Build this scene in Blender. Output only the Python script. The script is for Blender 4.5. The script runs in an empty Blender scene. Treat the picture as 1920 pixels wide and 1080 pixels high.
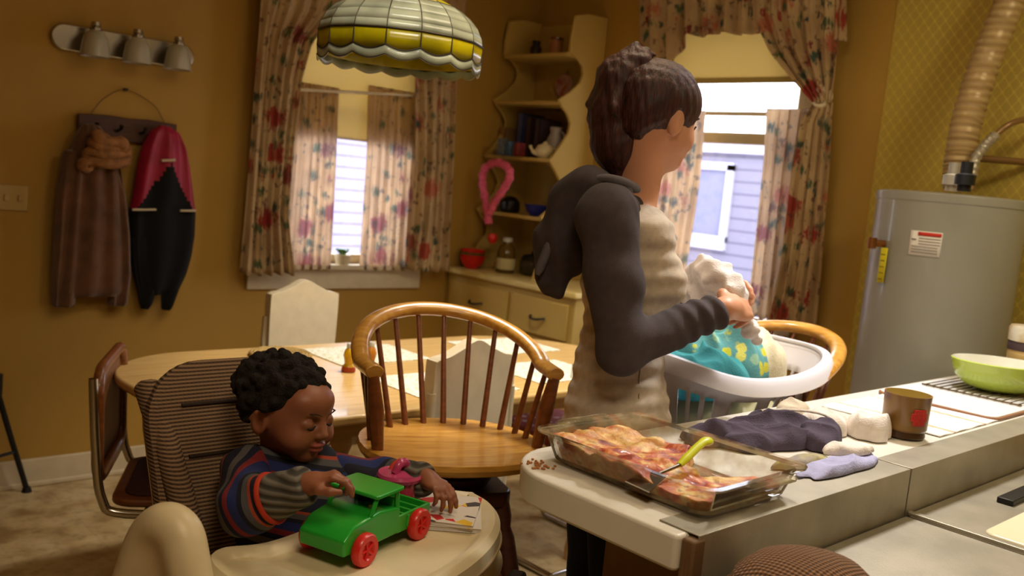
import bpy, bmesh, math, random
import numpy as np
from mathutils import Vector, Matrix, Euler
random.seed(7); np.random.seed(7)
PI = math.pi
C = bpy.context.scene.collection

# ------------------------------------------------------------------ camera geometry
CAM_H = 1.42; FPX = 1750.0
_r = math.radians(5.5); _p = math.atan((540-340)*math.cos(_r)/FPX)
_F = np.array([0, math.cos(_p), -math.sin(_p)]); _U = np.array([0, math.sin(_p), math.cos(_p)]); _R = np.array([1., 0, 0])
_Rx = math.cos(_r)*_R + math.sin(_r)*_U; _Ux = -math.sin(_r)*_R + math.cos(_r)*_U
_v = (2840-960)*_Rx - (340+math.tan(_r)*(2840-960)-540)*_Ux + FPX*_F
_az = math.atan2(_v[0], _v[1])
_M = np.array([[math.sin(_az), math.cos(_az), 0], [-math.cos(_az), math.sin(_az), 0], [0, 0, 1]])
CR, CU, CF = _M@_Rx, _M@_Ux, _M@_F
CP = np.array([0, 0, CAM_H])
RW = np.array([0.732, -0.681, 0]); AW = np.array([0.681, 0.732, 0])
def ray(px, py): return (px-960)/FPX*CR - (py-540)/FPX*CU + CF
def atd(px, py, d): return CP + ray(px, py)*d
def atz(px, py, z): v = ray(px, py); return CP + v*((z-CAM_H)/v[2])
def atx(px, py, x): v = ray(px, py); return CP + v*(x/v[0])
def aty(px, py, y): v = ray(px, py); return CP + v*(y/v[1])

# ------------------------------------------------------------------ materials
MATS = {}
def srgb(c):
    c = [v/255. for v in c]
    return tuple(v/12.92 if v <= .04045 else ((v+.055)/1.055)**2.4 for v in c) + (1,)
def mat(name, col, rough=.6, metal=0, noise=0, nscale=20, bump=0, bscale=60, trans=0, sss=0, emit=0, coat=0, alpha=1, sheen=0, ior=1.45, col2=None):
    if name in MATS: return MATS[name]
    m = bpy.data.materials.new(name); m.use_nodes = True
    nt = m.node_tree; b = nt.nodes['Principled BSDF']
    c = srgb(col)
    b.inputs['Base Color'].default_value = c; b.inputs['Roughness'].default_value = rough
    b.inputs['Metallic'].default_value = metal; b.inputs['Transmission Weight'].default_value = trans
    b.inputs['IOR'].default_value = ior; b.inputs['Coat Weight'].default_value = coat
    b.inputs['Sheen Weight'].default_value = sheen
    if sss: b.inputs['Subsurface Weight'].default_value = sss; b.inputs['Subsurface Radius'].default_value = (.02, .008, .004); b.inputs['Subsurface Scale'].default_value = .5
    if emit: b.inputs['Emission Color'].default_value = c; b.inputs['Emission Strength'].default_value = emit
    tc = nt.nodes.new('ShaderNodeTexCoord')
    if noise or col2:
        n = nt.nodes.new('ShaderNodeTexNoise'); n.inputs['Scale'].default_value = nscale; n.inputs['Detail'].default_value = 5
        nt.links.new(tc.outputs['Object'], n.inputs['Vector'])
        r = nt.nodes.new('ShaderNodeValToRGB'); nt.links.new(n.outputs['Fac'], r.inputs['Fac'])
        r.color_ramp.elements[0].position = .35; r.color_ramp.elements[1].position = .65
        if col2: a, z = c, srgb(col2)
        else: a = tuple(v*(1-noise) for v in c[:3])+(1,); z = tuple(min(1, v*(1+noise)) for v in c[:3])+(1,)
        r.color_ramp.elements[0].color = a; r.color_ramp.elements[1].color = z
        nt.links.new(r.outputs['Color'], b.inputs['Base Color'])
    if bump:
        n = nt.nodes.new('ShaderNodeTexNoise'); n.inputs['Scale'].default_value = bscale; n.inputs['Detail'].default_value = 4
        nt.links.new(tc.outputs['Object'], n.inputs['Vector'])
        bp = nt.nodes.new('ShaderNodeBump'); bp.inputs['Strength'].default_value = bump; bp.inputs['Distance'].default_value = .01
        nt.links.new(n.outputs['Fac'], bp.inputs['Height']); nt.links.new(bp.outputs['Normal'], b.inputs['Normal'])
    MATS[name] = m
    return m
class NT:
    """small helper for writing node graphs"""
    def __init__(s, name, rough=.6):
        s.m = bpy.data.materials.new(name); s.m.use_nodes = True; s.t = s.m.node_tree; s.b = s.t.nodes['Principled BSDF']
        s.b.inputs['Roughness'].default_value = rough; MATS[name] = s.m
        s.tc = s.t.nodes.new('ShaderNodeTexCoord').outputs['Object']
    def n(s, kind, **kw):
        n = s.t.nodes.new('ShaderNode'+kind)
        for k, v in kw.items():
            if k.startswith('_'): setattr(n, k[1:], v)
            else:
                i = n.inputs[int(k[1:])] if k[0] == 'i' and k[1:].isdigit() else n.inputs[k.replace('__', ' ')]
                if isinstance(v, bpy.types.NodeSocket): s.t.links.new(v, i)
                else: i.default_value = v
        return n
    def math(s, op, a, b=0.0, c=0.0): return s.n('Math', _operation=op, i0=a, i1=b, i2=c).outputs[0]
    def mix(s, f, a, b):
        n = s.t.nodes.new('ShaderNodeMix'); n.data_type = 'RGBA'
        for i, v in ((0, f), (6, a), (7, b)):
            if isinstance(v, bpy.types.NodeSocket): s.t.links.new(v, n.inputs[i])
            else: n.inputs[i].default_value = v
        return n.outputs[2]
    def ramp(s, f, stops, interp='LINEAR'):
        r = s.t.nodes.new('ShaderNodeValToRGB'); r.color_ramp.interpolation = interp
        s.t.links.new(f, r.inputs['Fac']); e = r.color_ramp.elements
        while len(e) < len(stops): e.new(.5)
        for i, (p, c) in enumerate(stops): e[i].position = p; e[i].color = c if not isinstance(c, (int, float)) else (c, c, c, 1)
        return r.outputs['Color']
    def noise(s, scale, vec=None, detail=4): return s.n('TexNoise', Scale=float(scale), Detail=float(detail), Vector=vec or s.tc).outputs['Fac']
    def map(s, scale, rot=(0, 0, 0), loc=(0, 0, 0)): return s.n('Mapping', Vector=s.tc, Scale=scale, Rotation=rot, Location=loc).outputs[0]
    def xyz(s, v=None): return s.n('SeparateXYZ', Vector=v or s.tc).outputs
    def base(s, c): s.t.links.new(c, s.b.inputs['Base Color'])
    def bump(s, h, st=.3, d=.005):
        b = s.n('Bump', Strength=st, Distance=d, Height=h); s.t.links.new(b.outputs[0], s.b.inputs['Normal'])
    def translucent(s, col, f):
        tr = s.t.nodes.new('ShaderNodeBsdfTranslucent'); mx = s.t.nodes.new('ShaderNodeMixShader'); mx.inputs[0].default_value = f
        if isinstance(col, bpy.types.NodeSocket): s.t.links.new(col, tr.inputs[0])
        else: tr.inputs[0].default_value = col
        out = s.t.nodes['Material Output']
        s.t.links.new(s.b.outputs[0], mx.inputs[1]); s.t.links.new(tr.outputs[0], mx.inputs[2]); s.t.links.new(mx.outputs[0], out.inputs[0])

# ------------------------------------------------------------------ objects
def thing(name, label, cat, loc=(0, 0, 0), rotz=0, group=None):
    o = bpy.data.objects.new(name, None); C.objects.link(o); o.empty_display_size = .05
    o.location = tuple(float(v) for v in loc); o.rotation_euler = (0, 0, rotz); o['label'] = label; o['category'] = cat
    if group: o['group'] = group
    return o
def tag(o, label, cat, group=None, kind=None):
    o['label'] = label; o['category'] = cat
    if group: o['group'] = group
    if kind: o['kind'] = kind
    return o
def struct(o): o['kind'] = 'structure'; return o
def rootloc(o):
    l = Vector((0, 0, 0))
    while o: l += o.location; o = o.parent
    return l
def link(name, verts, faces, m, parent=None, smooth=True, world=False, origin=None, mods=(), midx=None, auto=True):
    me = bpy.data.meshes.new(name)
    off = np.zeros(3)
    if parent is not None and world: off = np.array(rootloc(parent))
    if parent is None and origin is not None: off = np.array([float(v) for v in origin])
    V = np.asarray(verts, dtype=float).reshape(-1, 3) - off
    me.from_pydata([tuple(v) for v in V], [], [tuple(int(i) for i in f) for f in faces])
    ms = m if isinstance(m, (list, tuple)) else [m]
    for k in ms: me.materials.append(k)
    if midx is not None: me.polygons.foreach_set('material_index', [int(i) for i in midx])
    me.update()
    bm = bmesh.new(); bm.from_mesh(me); bmesh.ops.recalc_face_normals(bm, faces=bm.faces)
    if smooth:
        for f in bm.faces: f.smooth = True
        if auto:
            for e in bm.edges:
                if len(e.link_faces) == 2 and e.calc_face_angle(0) > .65: e.smooth = False
    bm.to_mesh(me); bm.free()
    o = bpy.data.objects.new(name, me); C.objects.link(o)
    if parent is not None: o.parent = parent
    elif origin is not None: o.location = tuple(off)
    for kind, kw in mods:
        md = o.modifiers.new(kind.lower(), kind)
        for k, v in kw.items(): setattr(md, k, v)
    return o
BEV = lambda w, s=2: ('BEVEL', dict(width=w, segments=s, limit_method='ANGLE', angle_limit=.7))
SUB = lambda n=1: ('SUBSURF', dict(levels=n, render_levels=n))
SOL = lambda t: ('SOLIDIFY', dict(thickness=t, offset=0))
def vec(p): return np.array([float(v) for v in p])
def basis(d):
    d = vec(d); d = d/np.linalg.norm(d)
    a = np.array([0, 0, 1.]) if abs(d[2]) < .9 else np.array([1., 0, 0])
    u = np.cross(a, d); u /= np.linalg.norm(u); return u, np.cross(d, u), d
class MB:
    def __init__(s): s.v = []; s.f = []; s.mi = []
    def add(s, v, f, mi=0):
        n = len(s.v); s.v += [tuple(p) for p in v]; s.f += [tuple(i+n for i in q) for q in f]; s.mi += [mi]*len(f); return s
    def box(s, lo, hi, mi=0, rz=0, piv=None):
        x0, y0, z0 = lo; x1, y1, z1 = hi
        v = np.array([(x, y, z) for z in (z0, z1) for y in (y0, y1) for x in (x0, x1)], float)
        if rz:
            p = vec(piv if piv is not None else ((x0+x1)/2, (y0+y1)/2, 0)); c, sn = math.cos(rz), math.sin(rz)
            w = v-p; v = np.stack([w[:, 0]*c-w[:, 1]*sn, w[:, 0]*sn+w[:, 1]*c, w[:, 2]], 1)+p
        return s.add(v, [(0, 1, 3, 2), (4, 6, 7, 5), (0, 4, 5, 1), (2, 3, 7, 6), (0, 2, 6, 4), (1, 5, 7, 3)], mi)
    def rings(s, rs, close=False, cap=True, mi=0):
        n = len(rs[0]); v = [p for r in rs for p in r]; f = []
        m = len(rs)
        for i in range(m if close else m-1):
            for j in range(n):
                a, b = i*n+j, i*n+(j+1) % n; c, d = ((i+1) % m)*n+(j+1) % n, ((i+1) % m)*n+j
                f.append((a, b, c, d))
        if cap and not close: f.append(tuple(range(n))[::-1]); f.append(tuple((m-1)*n+j for j in range(n)))
        return s.add(v, f, mi)
    def tube(s, pts, r, n=10, close=False, cap=True, mi=0, flat=1.0, up=None):
        pts = [vec(p) for p in pts]; m = len(pts)
        if not hasattr(r, '__len__'): r = [r]*m
        rs = []; pu = None
        for i in range(m):
            if close: d = pts[(i+1) % m]-pts[i-1]
            else: d = pts[min(i+1, m-1)]-pts[max(i-1, 0)]
            d = d/(np.linalg.norm(d)+1e-9)
            if up is not None: pu = vec(up)
            if pu is None: u, w, _ = basis(d)
            else:
                u = pu-d*np.dot(pu, d); u /= (np.linalg.norm(u)+1e-9); w = np.cross(d, u)
            pu = u
            rs.append([pts[i]+r[i]*(math.cos(t)*u+flat*math.sin(t)*w) for t in np.linspace(0, 2*PI, n, endpoint=False)])
        return s.rings(rs, close, cap, mi)
    def cyl(s, a, b, r0, r1=None, n=16, mi=0): return s.tube([a, b], [r0, r0 if r1 is None else r1], n, mi=mi)
    def lathe(s, prof, c=(0, 0, 0), n=32, mi=0, sx=1, sy=1, cap=True):
        c = vec(c)
        return s.rings([[c+np.array([r*sx*math.cos(t), r*sy*math.sin(t), z]) for t in np.linspace(0, 2*PI, n, endpoint=False)] for r, z in prof], cap=cap, mi=mi)
    def ell(s, c, r, n=16, m=10, mi=0, R=None):
        c = vec(c); r = vec(r); rs = []
        for i in range(m+1):
            ph = -PI/2+PI*i/m; k = max(math.cos(ph), 1e-3)
            ring = [np.array([r[0]*k*math.cos(t), r[1]*k*math.sin(t), r[2]*math.sin(ph)]) for t in np.linspace(0, 2*PI, n, endpoint=False)]
            rs.append([c+(R@p if R is not None else p) for p in ring])
        return s.rings(rs, mi=mi)
    def grid(s, fn, nu, nv, mi=0, wrap=False):
        v = [fn(i/(nu-1) if not wrap else i/nu, j/(nv-1)) for i in range(nu) for j in range(nv)]; f = []
        for i in range(nu if wrap else nu-1):
            for j in range(nv-1):
                a = i*nv+j; b = ((i+1) % nu)*nv+j; f.append((a, b, b+1, a+1))
        return s.add(v, f, mi)
    def prism(s, poly, z0, z1, mi=0, axis=2, cap=True):
        """poly in the plane normal to axis: axis 2 -> (x,y), 1 -> (x,z), 0 -> (y,z)"""
        def P(a, b, c): return {2: (a, b, c), 1: (a, c, b), 0: (c, a, b)}[axis]
        n = len(poly); v = [P(a, b, z0) for a, b in poly]+[P(a, b, z1) for a, b in poly]
        f = [(i, (i+1) % n, n+(i+1) % n, n+i) for i in range(n)]
        if cap: f += [tuple(range(n))[::-1], tuple(range(n, 2*n))]
        return s.add(v, f, mi)
    def build(s, name, m, parent=None, world=False, origin=None, mods=(), smooth=True, auto=True):
        return link(name, s.v, s.f, m, parent, smooth, world, origin, mods, s.mi, auto)
def rrect(x0, y0, x1, y1, r, n=8, rs=None):
    rs = rs or [r]*4; out = []
    for (cx, cy, sx, sy, a0), q in zip(((x1, y1, -1, -1, 0), (x0, y1, 1, -1, PI/2), (x0, y0, 1, 1, PI), (x1, y0, -1, 1, 3*PI/2)), rs):
        for t in np.linspace(a0, a0+PI/2, n): out.append((cx+sx*q+q*math.cos(t), cy+sy*q+q*math.sin(t)))
    return out
def spline(pts, n):
    P = [vec(p) for p in pts]; P = [2*P[0]-P[1]]+P+[2*P[-1]-P[-2]]; out = []
    m = len(P)-3
    for k in range(n):
        t = k/(n-1)*m; i = min(int(t), m-1); t -= i; a, b, c, d = P[i:i+4]
        out.append(.5*((2*b)+(c-a)*t+(2*a-5*b+4*c-d)*t*t+(3*b-a-3*c+d)*t**3))
    return out
def copy_thing(root, loc, rotz, label=None):
    r = root.copy(); C.objects.link(r); r.location = tuple(float(v) for v in loc); r.rotation_euler = (0, 0, rotz)
    if label: r['label'] = label
    for ch in list(root.children):
        c = ch.copy(); C.objects.link(c); c.parent = r
        for g in ch.children:
            d = g.copy(); C.objects.link(d); d.parent = c
    return r

# ------------------------------------------------------------------ sculpting by distance field
class SDF:
    def __init__(s, lo, hi, h):
        s.lo = vec(lo); s.h = h; s.n = np.ceil((vec(hi)-s.lo)/h).astype(int)+1
        s.d = np.full(s.n, .05, np.float32)
    def _sub(s, lo, hi):
        a = np.clip(np.floor((lo-s.lo)/s.h).astype(int), 0, s.n-1); b = np.clip(np.ceil((hi-s.lo)/s.h).astype(int)+1, 1, s.n)
        if np.any(b <= a): return None
        ax = [s.lo[i]+s.h*np.arange(a[i], b[i]) for i in range(3)]
        X, Y, Z = np.meshgrid(*ax, indexing='ij', sparse=True)
        return (slice(a[0], b[0]), slice(a[1], b[1]), slice(a[2], b[2])), X, Y, Z
    def _put(s, sl, q, k, mode):
        d = s.d[sl]
        if mode == 'sub': q = -q; h = np.clip(.5-.5*(d-q)/k, 0, 1); r = d+(q-d)*h+k*h*(1-h)
        else: h = np.clip(.5+.5*(d-q)/k, 0, 1); r = d+(q-d)*h-k*h*(1-h)
        s.d[sl] = r
    def cap(s, a, b, ra, rb=None, k=.02, mode='add', sq=(1, 1, 1)):
        a, b = vec(a), vec(b); rb = ra if rb is None else rb; m = max(ra, rb)+.05+k
        r = s._sub(np.minimum(a, b)-m, np.maximum(a, b)+m)
        if r is None: return s
        sl, X, Y, Z = r; ab = b-a; L = float(ab@ab)+1e-12
        t = np.clip(((X-a[0])*ab[0]+(Y-a[1])*ab[1]+(Z-a[2])*ab[2])/L, 0, 1)
        q = np.sqrt((X-a[0]-t*ab[0])**2+(Y-a[1]-t*ab[1])**2+(Z-a[2]-t*ab[2])**2)-(ra+(rb-ra)*t)
        s._put(sl, q.astype(np.float32), k, mode); return s
    def chain(s, pts, rs, k=.02, mode='add'):
        for i in range(len(pts)-1): s.cap(pts[i], pts[i+1], rs[i], rs[i+1], k, mode)
        return s
    def ell(s, c, r, R=None, k=.02, mode='add'):
        c, r = vec(c), vec(r); m = float(r.max())+.05+k
        q = s._sub(c-m, c+m)
        if q is None: return s
        sl, X, Y, Z = q; X = X-c[0]; Y = Y-c[1]; Z = Z-c[2]
        if R is not None:  # columns of R are the local axes
            A = R.T; x = A[0, 0]*X+A[0, 1]*Y+A[0, 2]*Z; y = A[1, 0]*X+A[1, 1]*Y+A[1, 2]*Z; z = A[2, 0]*X+A[2, 1]*Y+A[2, 2]*Z
        else: x, y, z = X, Y, Z
        k0 = np.sqrt((x/r[0])**2+(y/r[1])**2+(z/r[2])**2); k1 = np.sqrt((x/r[0]**2)**2+(y/r[1]**2)**2+(z/r[2]**2)**2)+1e-9
        s._put(sl, (k0*(k0-1)/k1).astype(np.float32), k, mode); return s
    def plane(s, p, n, k=.004):
        """keep the side the normal points away from"""
        p, n = vec(p), vec(n); n = n/np.linalg.norm(n)
        sl, X, Y, Z = s._sub(s.lo, s.lo+s.h*s.n)
        q = (X-p[0])*n[0]+(Y-p[1])*n[1]+(Z-p[2])*n[2]
        h = np.clip(.5-.5*(q-s.d)/k, 0, 1); s.d = (q+(s.d-q)*h+k*h*(1-h)).astype(np.float32); return s
    def disp(s, fn):
        sl, X, Y, Z = s._sub(s.lo, s.lo+s.h*s.n); s.d = s.d+fn(X, Y, Z).astype(np.float32); return s
    def mesh(s):
        d = s.d.copy()
        for ax in range(3):
            i = [slice(None)]*3; i[ax] = 0; d[tuple(i)] = .05; i[ax] = -1; d[tuple(i)] = .05
        ins = d < 0; n = np.array(d.shape)
        acc = np.zeros(tuple(n-1)+(3,), np.float32); cnt = np.zeros(tuple(n-1), np.float32)
        for ax in range(3):
            for o1 in (0, 1):
                for o2 in (0, 1):
                    o = [0, 0, 0]; oth = [i for i in range(3) if i != ax]; o[oth[0]] = o1; o[oth[1]] = o2
                    A = tuple(slice(o[i], n[i]-1+o[i]) for i in range(3)); o2_ = list(o); o2_[ax] = 1
                    B = tuple(slice(o2_[i], n[i]-1+o2_[i]) for i in range(3))
                    da, db = d[A], d[B]; cr = (da < 0) != (db < 0)
                    t = np.where(cr, da/(da-db+1e-12), 0)
                    cnt += cr
                    for i in range(3): acc[..., i] += cr*((t if i == ax else o[i]))
        act = cnt > 0; idx = -np.ones(tuple(n-1), np.int64); idx[act] = np.arange(act.sum())
        base = np.argwhere(act); V = s.lo+s.h*(base+acc[act]/cnt[act][:, None])
        faces = []
        for ax in range(3):
            oth = [i for i in range(3) if i != ax]
            A = [slice(None)]*3; B = [slice(None)]*3; A[ax] = slice(0, n[ax]-1); B[ax] = slice(1, n[ax])
            cr = ins[tuple(A)] != ins[tuple(B)]
            p = np.argwhere(cr); ok = np.ones(len(p), bool)
            for o in oth: ok &= (p[:, o] > 0) & (p[:, o] < n[o]-1)
            p = p[ok]
            def g(du, dv):
                q = p.copy(); q[:, oth[0]] -= du; q[:, oth[1]] -= dv; return idx[q[:, 0], q[:, 1], q[:, 2]]
            faces.append(np.stack([g(0, 0), g(1, 0), g(1, 1), g(0, 1)], 1))
        return V, np.concatenate(faces)
    def build(s, name, m, parent=None, world=True, origin=None, smooth_it=6, matfn=None, mods=()):
        V, F = s.mesh()
        if smooth_it:
            E = np.concatenate([F[:, [0, 1]], F[:, [1, 2]], F[:, [2, 3]], F[:, [3, 0]]])
            for _ in range(smooth_it):
                a = np.zeros_like(V); c = np.zeros(len(V))
                for i in range(3): a[:, i] = np.bincount(E[:, 0], V[E[:, 1], i], len(V))+np.bincount(E[:, 1], V[E[:, 0], i], len(V))
                c = np.bincount(E[:, 0], minlength=len(V))+np.bincount(E[:, 1], minlength=len(V)); V = V*.5+.5*a/np.maximum(c, 1)[:, None]
        mi = matfn(V[F].mean(1)) if matfn else None
        return link(name, V, F, m, parent, True, world, origin, mods, mi, auto=False)
def frame(fwd, up=(0, 0, 1)):
    """columns: forward, left, up"""
    f = vec(fwd); f /= np.linalg.norm(f); u = vec(up); l = np.cross(u, f); l /= np.linalg.norm(l); u = np.cross(f, l)
    return np.stack([f, l, u], 1)
# ------------------------------------------------------------------ shared materials
def wood(name, c1, c2, rough=.35, scale=(3, 30, 30), coat=.3):
    n = NT(name, rough); v = n.map(scale); a = n.noise(2.5, v, 6)
    n.base(n.ramp(a, [(.3, srgb(c1)), (.7, srgb(c2))])); n.b.inputs['Coat Weight'].default_value = coat; n.bump(a, .05); return n.m
OAK = wood('honey_oak', (172, 116, 42), (210, 158, 72), .28)
MAPLE = wood('maple_top', (200, 160, 96), (222, 186, 122), .35, coat=.2)
DARKW = wood('dark_wood', (58, 28, 16), (84, 42, 24), .5, coat=.1)
BROWNW = wood('brown_wood', (104, 56, 22), (136, 76, 32), .4)
CHROME = mat('chrome', (190, 188, 184), .18, 1)
STEEL = mat('brushed_steel', (170, 162, 144), .42, .6, noise=.12, nscale=9, bump=.05, bscale=200)
BLACK = mat('black_plastic', (18, 17, 17), .45)
WHITEP = mat('white_plastic', (226, 224, 236), .35)
CREAMP = mat('cream_plastic', (214, 198, 160), .4, noise=.04)
LAMINATE = mat('white_laminate', (222, 216, 204), .32, noise=.04, nscale=6)
PAINTW = mat('white_trim_paint', (206, 190, 156), .5, noise=.05)
def paint(name, col, quilt=False):
    n = NT(name, .75); a = n.noise(1.3, None, 6); c = srgb(col)
    k = tuple(v*.82 for v in c[:3])+(1,)
    bc = n.ramp(a, [(.3, k), (.7, c)])
    if quilt:
        x = n.xyz(); u = n.math('ADD', x[1], n.math('MULTIPLY', x[2], .75)); w = n.math('SUBTRACT', x[1], n.math('MULTIPLY', x[2], .75))
        s1 = n.math('ABSOLUTE', n.math('SINE', n.math('MULTIPLY', u, 75.))); s2 = n.math('ABSOLUTE', n.math('SINE', n.math('MULTIPLY', w, 75.)))
        q = n.math('MULTIPLY', s1, s2)
        bc = n.mix(n.ramp(q, [(.04, 1.), (.22, 0.)]), bc, tuple(v*1.14 for v in c[:3])+(1,)); n.bump(q, .1, .001)
    else: n.bump(n.noise(90), .12, .003)
    n.base(bc); return n.m
OCHRE = paint('ochre_paint', (178, 138, 54))
OLIVE = paint('olive_wallpaper', (186, 160, 66), True)
def floral(name, wm, tf, dk):
    n = NT(name, .9); tc = n.tc
    wp = n.n('TexNoise', Scale=14., Detail=3.).outputs['Color']; wv = n.n('MixRGB', Fac=.08, Color1=tc, Color2=wp).outputs[0]
    v = n.n('TexVoronoi', Scale=8., Vector=wv); d = v.outputs['Distance']; cc = n.xyz(v.outputs['Color'])
    base = n.ramp(n.noise(5.), [(.3, srgb(tuple(int(v*dk) for v in (172, 140, 98)))), (.7, srgb(tuple(int(v*dk) for v in (206, 178, 132))))])
    rose = n.ramp(cc[0], [(.0, srgb((138, 30, 30))), (.35, srgb((170, 70, 52))), (.5, srgb((190, 116, 84))), (1, srgb((110, 34, 38)))])
    m1 = n.ramp(n.math('ADD', d, n.math('MULTIPLY', n.noise(60.), .35)), [(.5, 1.), (.56, 0.)])
    sel = n.ramp(cc[1], [(.26, 0.), (.28, 1.)])
    c = n.mix(n.math('MULTIPLY', m1, sel), base, rose)
    v2 = n.n('TexVoronoi', Scale=15., Vector=wv); c2 = n.xyz(v2.outputs['Color'])
    m2 = n.ramp(n.math('ADD', v2.outputs['Distance'], n.math('MULTIPLY', n.noise(70.), .3)), [(.42, 1.), (.48, 0.)])
    sel2 = n.ramp(c2[0], [(.36, 0.), (.38, 1.)])
    leaf = n.ramp(c2[1], [(0, srgb((60, 84, 76))), (.5, srgb((92, 104, 66))), (1, srgb((44, 62, 70)))])
    c = n.mix(n.math('MULTIPLY', m2, sel2), c, leaf)
    w = n.ramp(n.noise(26., None, 3), [(.60, 0.), (.66, 1.)])
    c = n.mix(n.math('MULTIPLY', w, .75), c, srgb((96, 66, 54)))
    n.base(c); n.bump(n.noise(300.), .1, .001); n.translucent(n.mix(wm, c, (1, 1, 1, 1)), tf); return n.m
FLORAL = floral('floral_chintz', 0., .22, 1.)
FLORALC = floral('floral_cafe', .35, .6, 1.08)

# ------------------------------------------------------------------ room shell
YW, XW, XN, YN, ZC = 3.98, 3.75, -2.2, -1.9, 2.62
def floor_mat():
    n = NT('mottled_vinyl', .35)
    a = n.noise(7., n.map((1, 1, 1)), 8); b = n.noise(24., None, 4)
    c = n.ramp(a, [(.32, srgb((150, 120, 78))), (.5, srgb((190, 166, 120))), (.68, srgb((206, 186, 142)))])
    c = n.mix(n.ramp(b, [(.5, 0.), (.7, .5)]), c, srgb((128, 98, 60)))
    br = n.n('TexBrick', Scale=1., Color1=(1, 1, 1, 1), Color2=(1, 1, 1, 1), Mortar=(0, 0, 0, 1), _offset=0., Vector=n.tc)
    br.inputs['Mortar Size'].default_value = .004; br.inputs['Brick Width'].default_value = .3; br.inputs['Row Height'].default_value = .3
    c = n.mix(n.math('MULTIPLY', n.math('SUBTRACT', 1., br.outputs['Color']), .12), c, srgb((110, 86, 54)))
    n.base(c); return n.m
struct(MB().box((XN-.1, YN-.1, -.08), (XW+.1, YW+.1, 0)).build('floor', floor_mat()))
struct(MB().box((XN-.1, YN-.1, ZC), (XW+.1, YW+.1, ZC+.08)).build('ceiling', mat('ceiling_paint', (214, 196, 150), .9)))
def wall_hole(name, axis, c0, c1, u0, u1, h, m):   # h=(ua,ub,za,zb)
    b = MB(); ua, ub, za, zb = h
    for a0, a1, z0, z1 in ((u0, ua, 0, ZC), (ub, u1, 0, ZC), (ua, ub, 0, za), (ua, ub, zb, ZC)):
        if axis == 'y': b.box((a0, c0, z0), (a1, c1, z1))
        else: b.box((c0, a0, z0), (c1, a1, z1))
    return struct(b.build(name, m, smooth=False))
W1 = (2.14, 2.96, .93, 2.3); W2 = (2.22, 3.04, .85, 2.34); YJ = 1.86
wall_hole('wall_left', 'y', YW, YW+.12, XN-.1, XW+.12, W1, OCHRE)
wall_hole('wall_right', 'x', XW, XW+.12, YJ, YW, W2, OCHRE)
struct(MB().box((XW-.004, YN-.1, 0), (XW+.12, YJ, ZC)).build('wall_heater', OLIVE, smooth=False))
struct(MB().box((XN-.1, YN-.1, 0), (XW, YN, ZC)).build('wall_back', OCHRE, smooth=False))
struct(MB().box((XN-.1, YN, 0), (XN, YW, ZC)).build('wall_near', OCHRE, smooth=False))
struct(MB().box((XN, YW-.018, 0), (XW, YW, .115)).box((XN, YW-.026, 0), (XW, YW, .02)).build('baseboard_left', PAINTW, mods=[BEV(.004)]))
struct(MB().box((XW-.018, YN, 0), (XW-.0, YW-.02, .115)).build('baseboard_right', PAINTW, mods=[BEV(.004)]))
GLASS = NT('window_glass', 0.02)
def glass_mat():
    n = GLASS; tr = n.t.nodes.new('ShaderNodeBsdfTransparent'); gl = n.t.nodes.new('ShaderNodeBsdfGlossy'); gl.inputs['Roughness'].default_value = .02
    mx = n.t.nodes.new('ShaderNodeMixShader'); mx.inputs[0].default_value = .06; n.t.links.new(tr.outputs[0], mx.inputs[1]); n.t.links.new(gl.outputs[0], mx.inputs[2])
    n.t.links.new(mx.outputs[0], n.t.nodes['Material Output'].inputs[0]); return n.m
GLASSM = glass_mat()
# window 1 in the left wall
w = struct(bpy.data.objects.new('window_1', None)); C.objects.link(w)
x0, x1, z0, z1 = W1; b = MB()
for a in ((x0-.075, YW-.02, z0), (x0, YW-.0, z1+.08)), ((x1, YW-.02, z0), (x1+.075, YW, z1+.08)), ((x0-.075, YW-.02, z1), (x1+.075, YW, z1+.08)): b.box(*a)
for a in ((x0, YW, z0), (x0+.03, YW+.1, z1)), ((x1-.03, YW, z0), (x1, YW+.1, z1)), ((x0, YW, z1-.03), (x1, YW+.1, z1)): b.box(*a)
b.build('frame', PAINTW, w, mods=[BEV(.003)])
MB().box((x0-.1, YW-.06, z0-.025), (x1+.1, YW+.1, z0)).box((x0-.09, YW-.02, z0-.125), (x1+.09, YW, z0-.025)).build('sill', PAINTW, w, mods=[BEV(.004)])
zm = (z0+z1)/2+.1
b = MB()
for q0, q1, yy in ((z0, zm, YW+.04), (zm-.04, z1-.03, YW+.07)):
    for a in ((x0+.03, q0, x0+.07, q1), (x1-.07, q0, x1-.03, q1), (x0+.03, q0, x1-.03, q0+.045), (x0+.03, q1-.04, x1-.03, q1)): b.box((a[0], yy-.015, a[1]), (a[2], yy+.015, a[3]))
b.build('sash', PAINTW, w)
MB().box((x0+.07, YW+.038, z0+.04), (x1-.07, YW+.042, zm-.03)).build('pane', GLASSM, w)
MB().box((x0+.07, YW+.068, zm), (x1-.07, YW+.072, z1-.06)).build('pane', GLASSM, w)
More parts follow.
